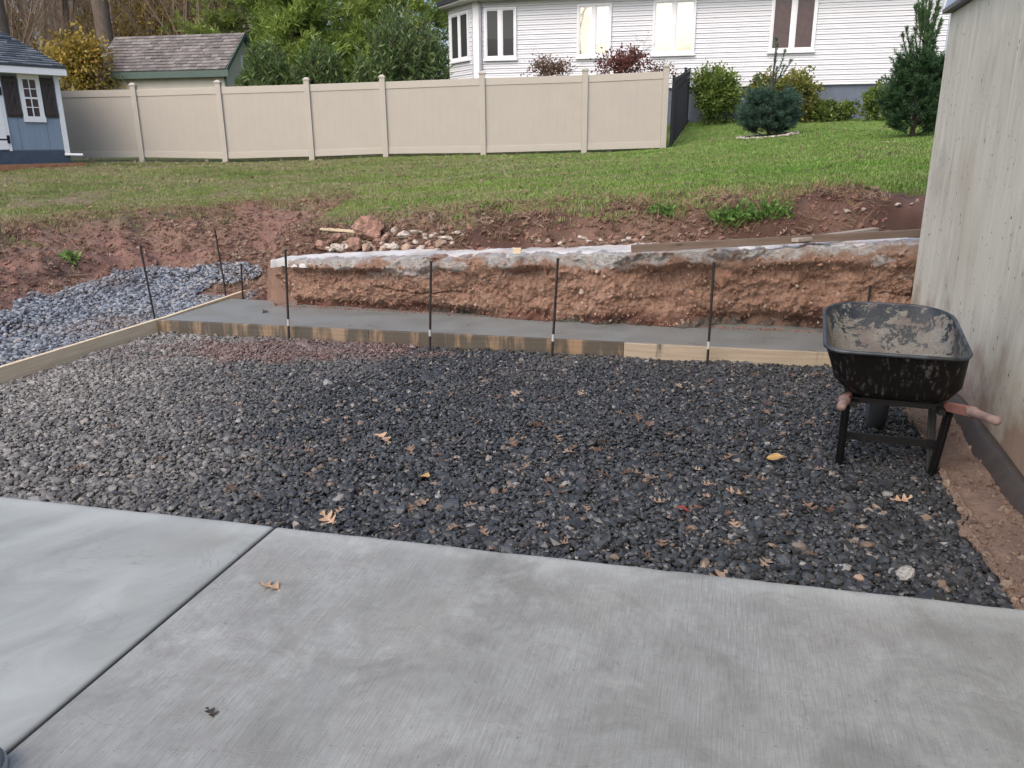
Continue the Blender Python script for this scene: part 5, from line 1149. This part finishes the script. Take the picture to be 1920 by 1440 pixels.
for (x0, x1) in ((wa-.02-.30, wa-.02), (wb+.02, wb+.30)):
    sh = bpy.data.objects.new('shutter', None); COL.objects.link(sh); sh.parent = bs; sh.location = (x0, 0, wz0+.10); sw = x1-x0; sH = wh-.16
    for k in range(3):
        q = P(); q.box(sw*k/3+.003, sw*(k+1)/3-.003, -.022, 0, 0, sH); q.build('board', M_SHUT, sh)
    q = P(); q.box(0.0, sw, -.038, -.023, .05, .13); q.box(0.0, sw, -.038, -.023, sH-.13, sH-.05); q.hexa([(0, -.038, .132), (.08, -.038, .132), (.08, -.024, .132), (0, -.024, .132), (sw-.08, -.038, sH-.132), (sw, -.038, sH-.132), (sw, -.024, sH-.132), (sw-.08, -.024, sH-.132)]); q.build('brace', M_SHUT, sh)
# door
dx = SL(10, 240)[0]; q = P(); q.box(dx-1.0, dx, -.03, .0, .15, 1.85); dr_ = q.build('door', M_TRIM, bs, bevel=.004)
q = P(); q.box(dx+.001, dx+.06, -.02, .0, .12, 1.9); q.build('door_trim', M_TRIM, bs)
for hz in (.35, 1.35):
    q = P(); q.box(dx-.35, dx-.01, -.038, -.031, hz, hz+.03); q.box(dx-.02, dx+.04, -.042, -.0305, hz-.07, hz+.10); q.build('hinge', M_BLACK, dr_)
# timber border and pipe stub
q = P(); ta2 = onplane(0, 312, (C1[0]-.2, C1[1]-.35), SD_); tb2 = A(185, 296, 19.9)
za = gz(C1[0], C1[1]-.4)
q.beam((C1[0]-SD_[0]*4.5+.35, C1[1]-SD_[1]*4.5-.4, za+.0), (C1[0]+.45, C1[1]-.25, za+.02), .14, .12); o = q.build('landscape_timber', M_TIMBER); tag(o, 'orange brown landscape timber edging in front of the blue shed', 'timber')
q = P(); q.tube([tuple(C1+[-.05, -.1, .03]), tuple(C1+[.32, -.02, .02])], .028, 8); tag(q.build('drain_pipe', M_TRIM), 'short white pipe end on the ground at shed corner', 'pipe')

# ------------------------------------------------------------------ shrubs and young pines on the lawn
def shrub(xp, yb, wpx, hpx, Y, mat, label, ncl=130, per=26, L=.07, W=.04, name='shrub', surf=.6, twig=True, group=None, ztop=None):
    c_ = A(xp, yb, Y); z0 = gz(c_[0], Y); w_ = wpx*Y/CAM_F/2; h_ = hpx*Y/CAM_F; o = thing(name, label, 'shrub', (c_[0], Y, z0), 0, group); off = max(0, c_[2]-z0)
    leafobj('foliage', [blob((0, 0, off+h_*.52), (w_, w_*.9, h_*.48), ncl, per, w_*.11, L, W, .25, surf)], mat, o)
    if twig: branchy((0, 0, -.05), off+h_*.75, .02, 2, int(xp), .9, n0=6, first=.1).build('stems', M_PBARK, o)
shrub(1340, 231, 88, 92, 23.6, M_SHRUB, 'rounded green shrub beside the black fence', 240, 30, .09, .05)
shrub(1490, 215, 78, 72, 22.6, M_SHRUBY, 'yellow green shrub behind the small blue green pine', 170, 22, .09, .05)
shrub(1435, 205, 60, 62, 22.8, M_SHRUBY, 'yellowish upper shrub left behind the small pine', 110, 22, .09, .05)
shrub(1538, 231, 52, 40, 22.6, M_SHRUB, 'small low green shrub before the blue grey foundation', 90, 24, .08, .045)
shrub(1584, 228, 40, 38, 22.6, M_SHRUB, 'smallest thin shrub right of the low one', 60, 20, .08, .045)
shrub(1640, 235, 54, 66, 22.0, M_SHRUB, 'mid sized shrub partly behind the large young pine', 120, 26, .08, .045)
shrub(1505, 232, 22, 26, 22.9, M_BRN, 'tiny dark twiggy bush left of the small low shrub', 30, 14, .06, .04)
shrub(1030, 150, 100, 34, 22.4, M_BRN, 'brown leaved shrub tops over the vinyl fence', 120, 12, .07, .04, surf=.2)
shrub(1165, 150, 92, 48, 22.2, M_RED, 'reddish bush showing over the fence below the second window', 120, 13, .08, .05, surf=.2)
shrub(1185, 140, 40, 54, 22.2, M_RED, 'upright reddish twigs rising out of the reddish bush', 40, 10, .07, .05, surf=.1)
shrub(1235, 150, 66, 26, 22.4, M_BRN, 'thin brown shrub tops near the last vinyl fence post', 50, 10, .06, .04, surf=.2)
def youngpine(xp, yb, Y, H, W, mat, label, seed, mass, spire, shoots):
    """mass: height share of the dense lower part; spire: half width of the open top"""
    c_ = A(xp, yb, Y); z0 = gz(c_[0], Y); o = thing('young_pine', label, 'tree', (c_[0], Y, z0)); rd = np.random.default_rng(seed); q = P(); Cc, Dd, rn = [], [], []
    q.tube([(0, 0, -.05), (0, 0, H*.6), (0, 0, H)], [.045, .022, .006], 7)
    def shoot(p0, p1, dens, spread=.5, b0=.15):
        d = p1-p0; l_ = np.linalg.norm(d); n_ = max(3, int(l_*dens)); t = rd.random(n_); d = d/l_; D_ = rd.normal(size=(n_, 3))*spread+d
        Cc.append(p0+(p1-p0)*t[:, None]); Dd.append(D_); rn.append(np.clip(b0+.5*t*rd.random(n_)+.3*rd.random(n_), 0, 1))
    hm = H*mass
    for k in range(150):                              # dense skirt of boughs
        z = hm*(.05+.95*rd.random()); prof = W*(1-max(0, z/hm-.35)**1.6*.75)*min(1, .72+z/hm)
        a_ = rd.uniform(0, 6.28); r_ = prof*rd.uniform(.75, 1.05); p0 = np.array([math.cos(a_)*r_*.25, math.sin(a_)*r_*.25, z*.8]); p1 = np.array([math.cos(a_)*r_, math.sin(a_)*r_, z+.10])
        q.tube([tuple(p0), tuple(p1)], [.008, .004], 3, False); shoot(p0+(p1-p0)*.35, p1, 260, .6, .0)
        for s_ in range(5):
            b_ = p0+(p1-p0)*rd.uniform(.4, .95); aa = a_+rd.normal()*1.0; l_ = .16*rd.uniform(.5, 1.2); shoot(b_, b_+np.array([math.cos(aa)*l_, math.sin(aa)*l_, l_*rd.uniform(.2, 1.2)]), 330, .6, .1*rd.random())
    for k in range(shoots):                           # separate upright shoots above
        f_ = k/shoots; z = hm*.8+(H*.80-hm*.8)*f_; w_ = W*.8*(1-f_)+spire*f_; a_ = rd.uniform(0, 6.28); r_ = w_*rd.uniform(.35, 1.0); L_ = H*.16*rd.uniform(.7, 1.3)
        p0 = np.array([0, 0, z-.10]); pm = np.array([math.cos(a_)*r_*.6, math.sin(a_)*r_*.6, z+.04]); p1 = np.array([math.cos(a_)*r_, math.sin(a_)*r_, z+L_])
        q.tube([tuple(p0), tuple(pm), tuple(p1)], [.009, .007, .004], 4, False); shoot(p0+(pm-p0)*.4, pm, 230, .35, .2); shoot(pm, p1, 330, .33, .25); shoot(p1-(p1-pm)*.12, p1+(p1-pm)*.02, 900, .5, .3)
    shoot(np.array([0, 0, H*.55]), np.array([0, 0, H*.80]), 260, .35, .2); shoot(np.array([0, 0, H*.8]), np.array([0, 0, H*.97]), 60, .3, .2); shoot(np.array([0, 0, H*.975]), np.array([0, 0, H]), 1300, .5, .2)
    Cc, Dd, rn = map(np.concatenate, (Cc, Dd, rn)); n_ = len(Cc); leafobj('needles', [leaves(Cc, Dd, rng.uniform(.06, .10, n_), .009, rn)], mat, o); q.build('trunk_and_branches', M_PBARK, o); return o, c_, z0
youngpine(1708, 268, 14.4, 2.42, .54, M_PINEN2, 'tall young pine with upright shoots beside the concrete wall', 5, .50, .16, 44)
_, cp1, zp1 = youngpine(1440, 262, 18.2, 1.98, .60, M_PINEN3, 'small blue green young pine with bare leader in stone ring', 9, .44, .30, 8)
# mulch rings of stones
for k in range(26):
    a_ = k/26*6.28; o_ = None
    rr_ = .60; x_, y_ = cp1[0]+rr_*math.cos(a_), 18.2+rr_*math.sin(a_); me = RK[k % 9].copy(); me.materials.clear(); me.materials.append(M_ROCK_P); o = bpy.data.objects.new('ring_stone', me); COL.objects.link(o); o.location = (x_, y_, gz(x_, y_)+.045); s_ = random.uniform(.10, .17); o.scale = (s_*1.3, s_, s_*.8); o.rotation_euler = (0, 0, a_+1.57)
    tag(o, 'pale stone in the ring around the small pine', 'stone', 'stones ringing the small pine')
for k in range(9):
    x_, y_ = A(1605+k*12, 268, 14.0)[0], 14.0-.05*k; me = RK[k % 9].copy(); me.materials.clear(); me.materials.append(M_ROCK_T); o = bpy.data.objects.new('edging_stone', me); COL.objects.link(o); o.location = (x_, y_, gz(x_, y_)+.01); s_ = random.uniform(.08, .14); o.scale = (s_*1.5, s_, s_*.6)
    tag(o, 'brown stone at the foot of the tall young pine', 'stone', 'stones at foot of the tall pine')
# weeds on the bank
def weed(xp, yp, Y, r_, n_, label, L=.06):
    c_ = hit(xp, yp)+[0, 0, .02]; o = leafobj('weed', [blob((0, 0, 0), (r_, r_*.6, r_*.16), n_, 10, r_*.14, L, L*.4, .35, .2)], M_WEED, None); o.location = c_; tag(o, label, 'weed')
weed(672, 466, 8.4, .05, 12, 'tiny bright green sprig in front of the rubble'); weed(1430, 407, 8.3, .30, 70, 'bright green weed clump on the bank above the long board'); weed(1365, 415, 8.3, .24, 45, 'green weed patch left of the larger clump'); weed(130, 488, 8.6, .15, 9, 'pale wilted green plant on the red dirt berm', .09)
weed(925, 395, 9.6, .16, 22, 'dark green weed at lawn edge above the rubble'); weed(1240, 398, 9.4, .15, 22, 'small green weed at the lawn edge, centre right')
# twigs
for (x0, y0, x1, y1, Y, lb) in ((642, 617, 657, 612, 7.2, 'small forked twig on the edge of the wet footing'), (1648, 396, 1664, 422, 7.9, 'pale bent root sticking out of dirt near the wall')):
    a_, b_ = A(x0, y0, Y), A(x1, y1, Y); q = P(); mdl = (a_+b_)/2+[0, 0, .01]; q.tube([tuple(a_), tuple(mdl), tuple(b_)], [.004, .005, .003], 5); q.tube([tuple(mdl), tuple(mdl+[.05, .0, .03])], [.004, .002], 4); tag(q.build('twig', M_TWIG), lb, 'twig')
# shoe tip in the lower left corner
def shoe():
    c_ = G(22, 1440, 0); o = thing('shoe', 'toe of a worn blue grey shoe at the lower left corner', 'shoe', (c_[0]-.045, c_[1]-.09, .0), R(8))
    V = []; n = 20; rows = [(0, 1.03, .0), (.0, 1.06, .012), (.0, 1.04, .026)]; prof2 = [(0, .99, .026), (0, .97, .045), (0, .88, .07), (0, .66, .088), (0, .3, .098), (0, .02, .10)]
    def mk(rs):
        V = []
        for _, s_, z in rs:
            for k in range(n):
                a_ = 2*math.pi*k/n; ca, sa = math.cos(a_), math.sin(a_); x_ = .052*np.sign(ca)*abs(ca)**.75; y_ = (.125*np.sign(sa)*abs(sa)**.75); V.append((x_*s_, y_*s_, z+(.03*max(0, -sa) if z > .05 else 0)))
        f = [(i*n+k, i*n+(k+1) % n, (i+1)*n+(k+1) % n, (i+1)*n+k) for i in range(len(rs)-1) for k in range(n)]; f.append(tuple((len(rs)-1)*n+k for k in range(n))); return V, f
    V, f = mk(rows); obj('sole', V, f, M_SOLE, o, True); V, f = mk(prof2); obj('upper', V, f, M_SNEAK, o, True)
    q = P()
    for k in range(3): q.tube([(-.03, .02-k*.03, .103+.006*k), (0, .025-k*.03, .112+.008*k), (.03, .02-k*.03, .103+.006*k)], .004, 6)
    q.build('laces', M_SOLE, o, smooth=True)
shoe()
# bare tree behind the photographer, seen mirrored in the neighbour's second window
o = thing('yard_tree', 'leafless tree mirrored in the second window of the white house', 'tree', (-14.7, -17.3, -.1)); branchy((0, 0, 0), 12, .3, 4, 900, .55, n0=4).build('trunk_and_branches', M_PBARK, o)
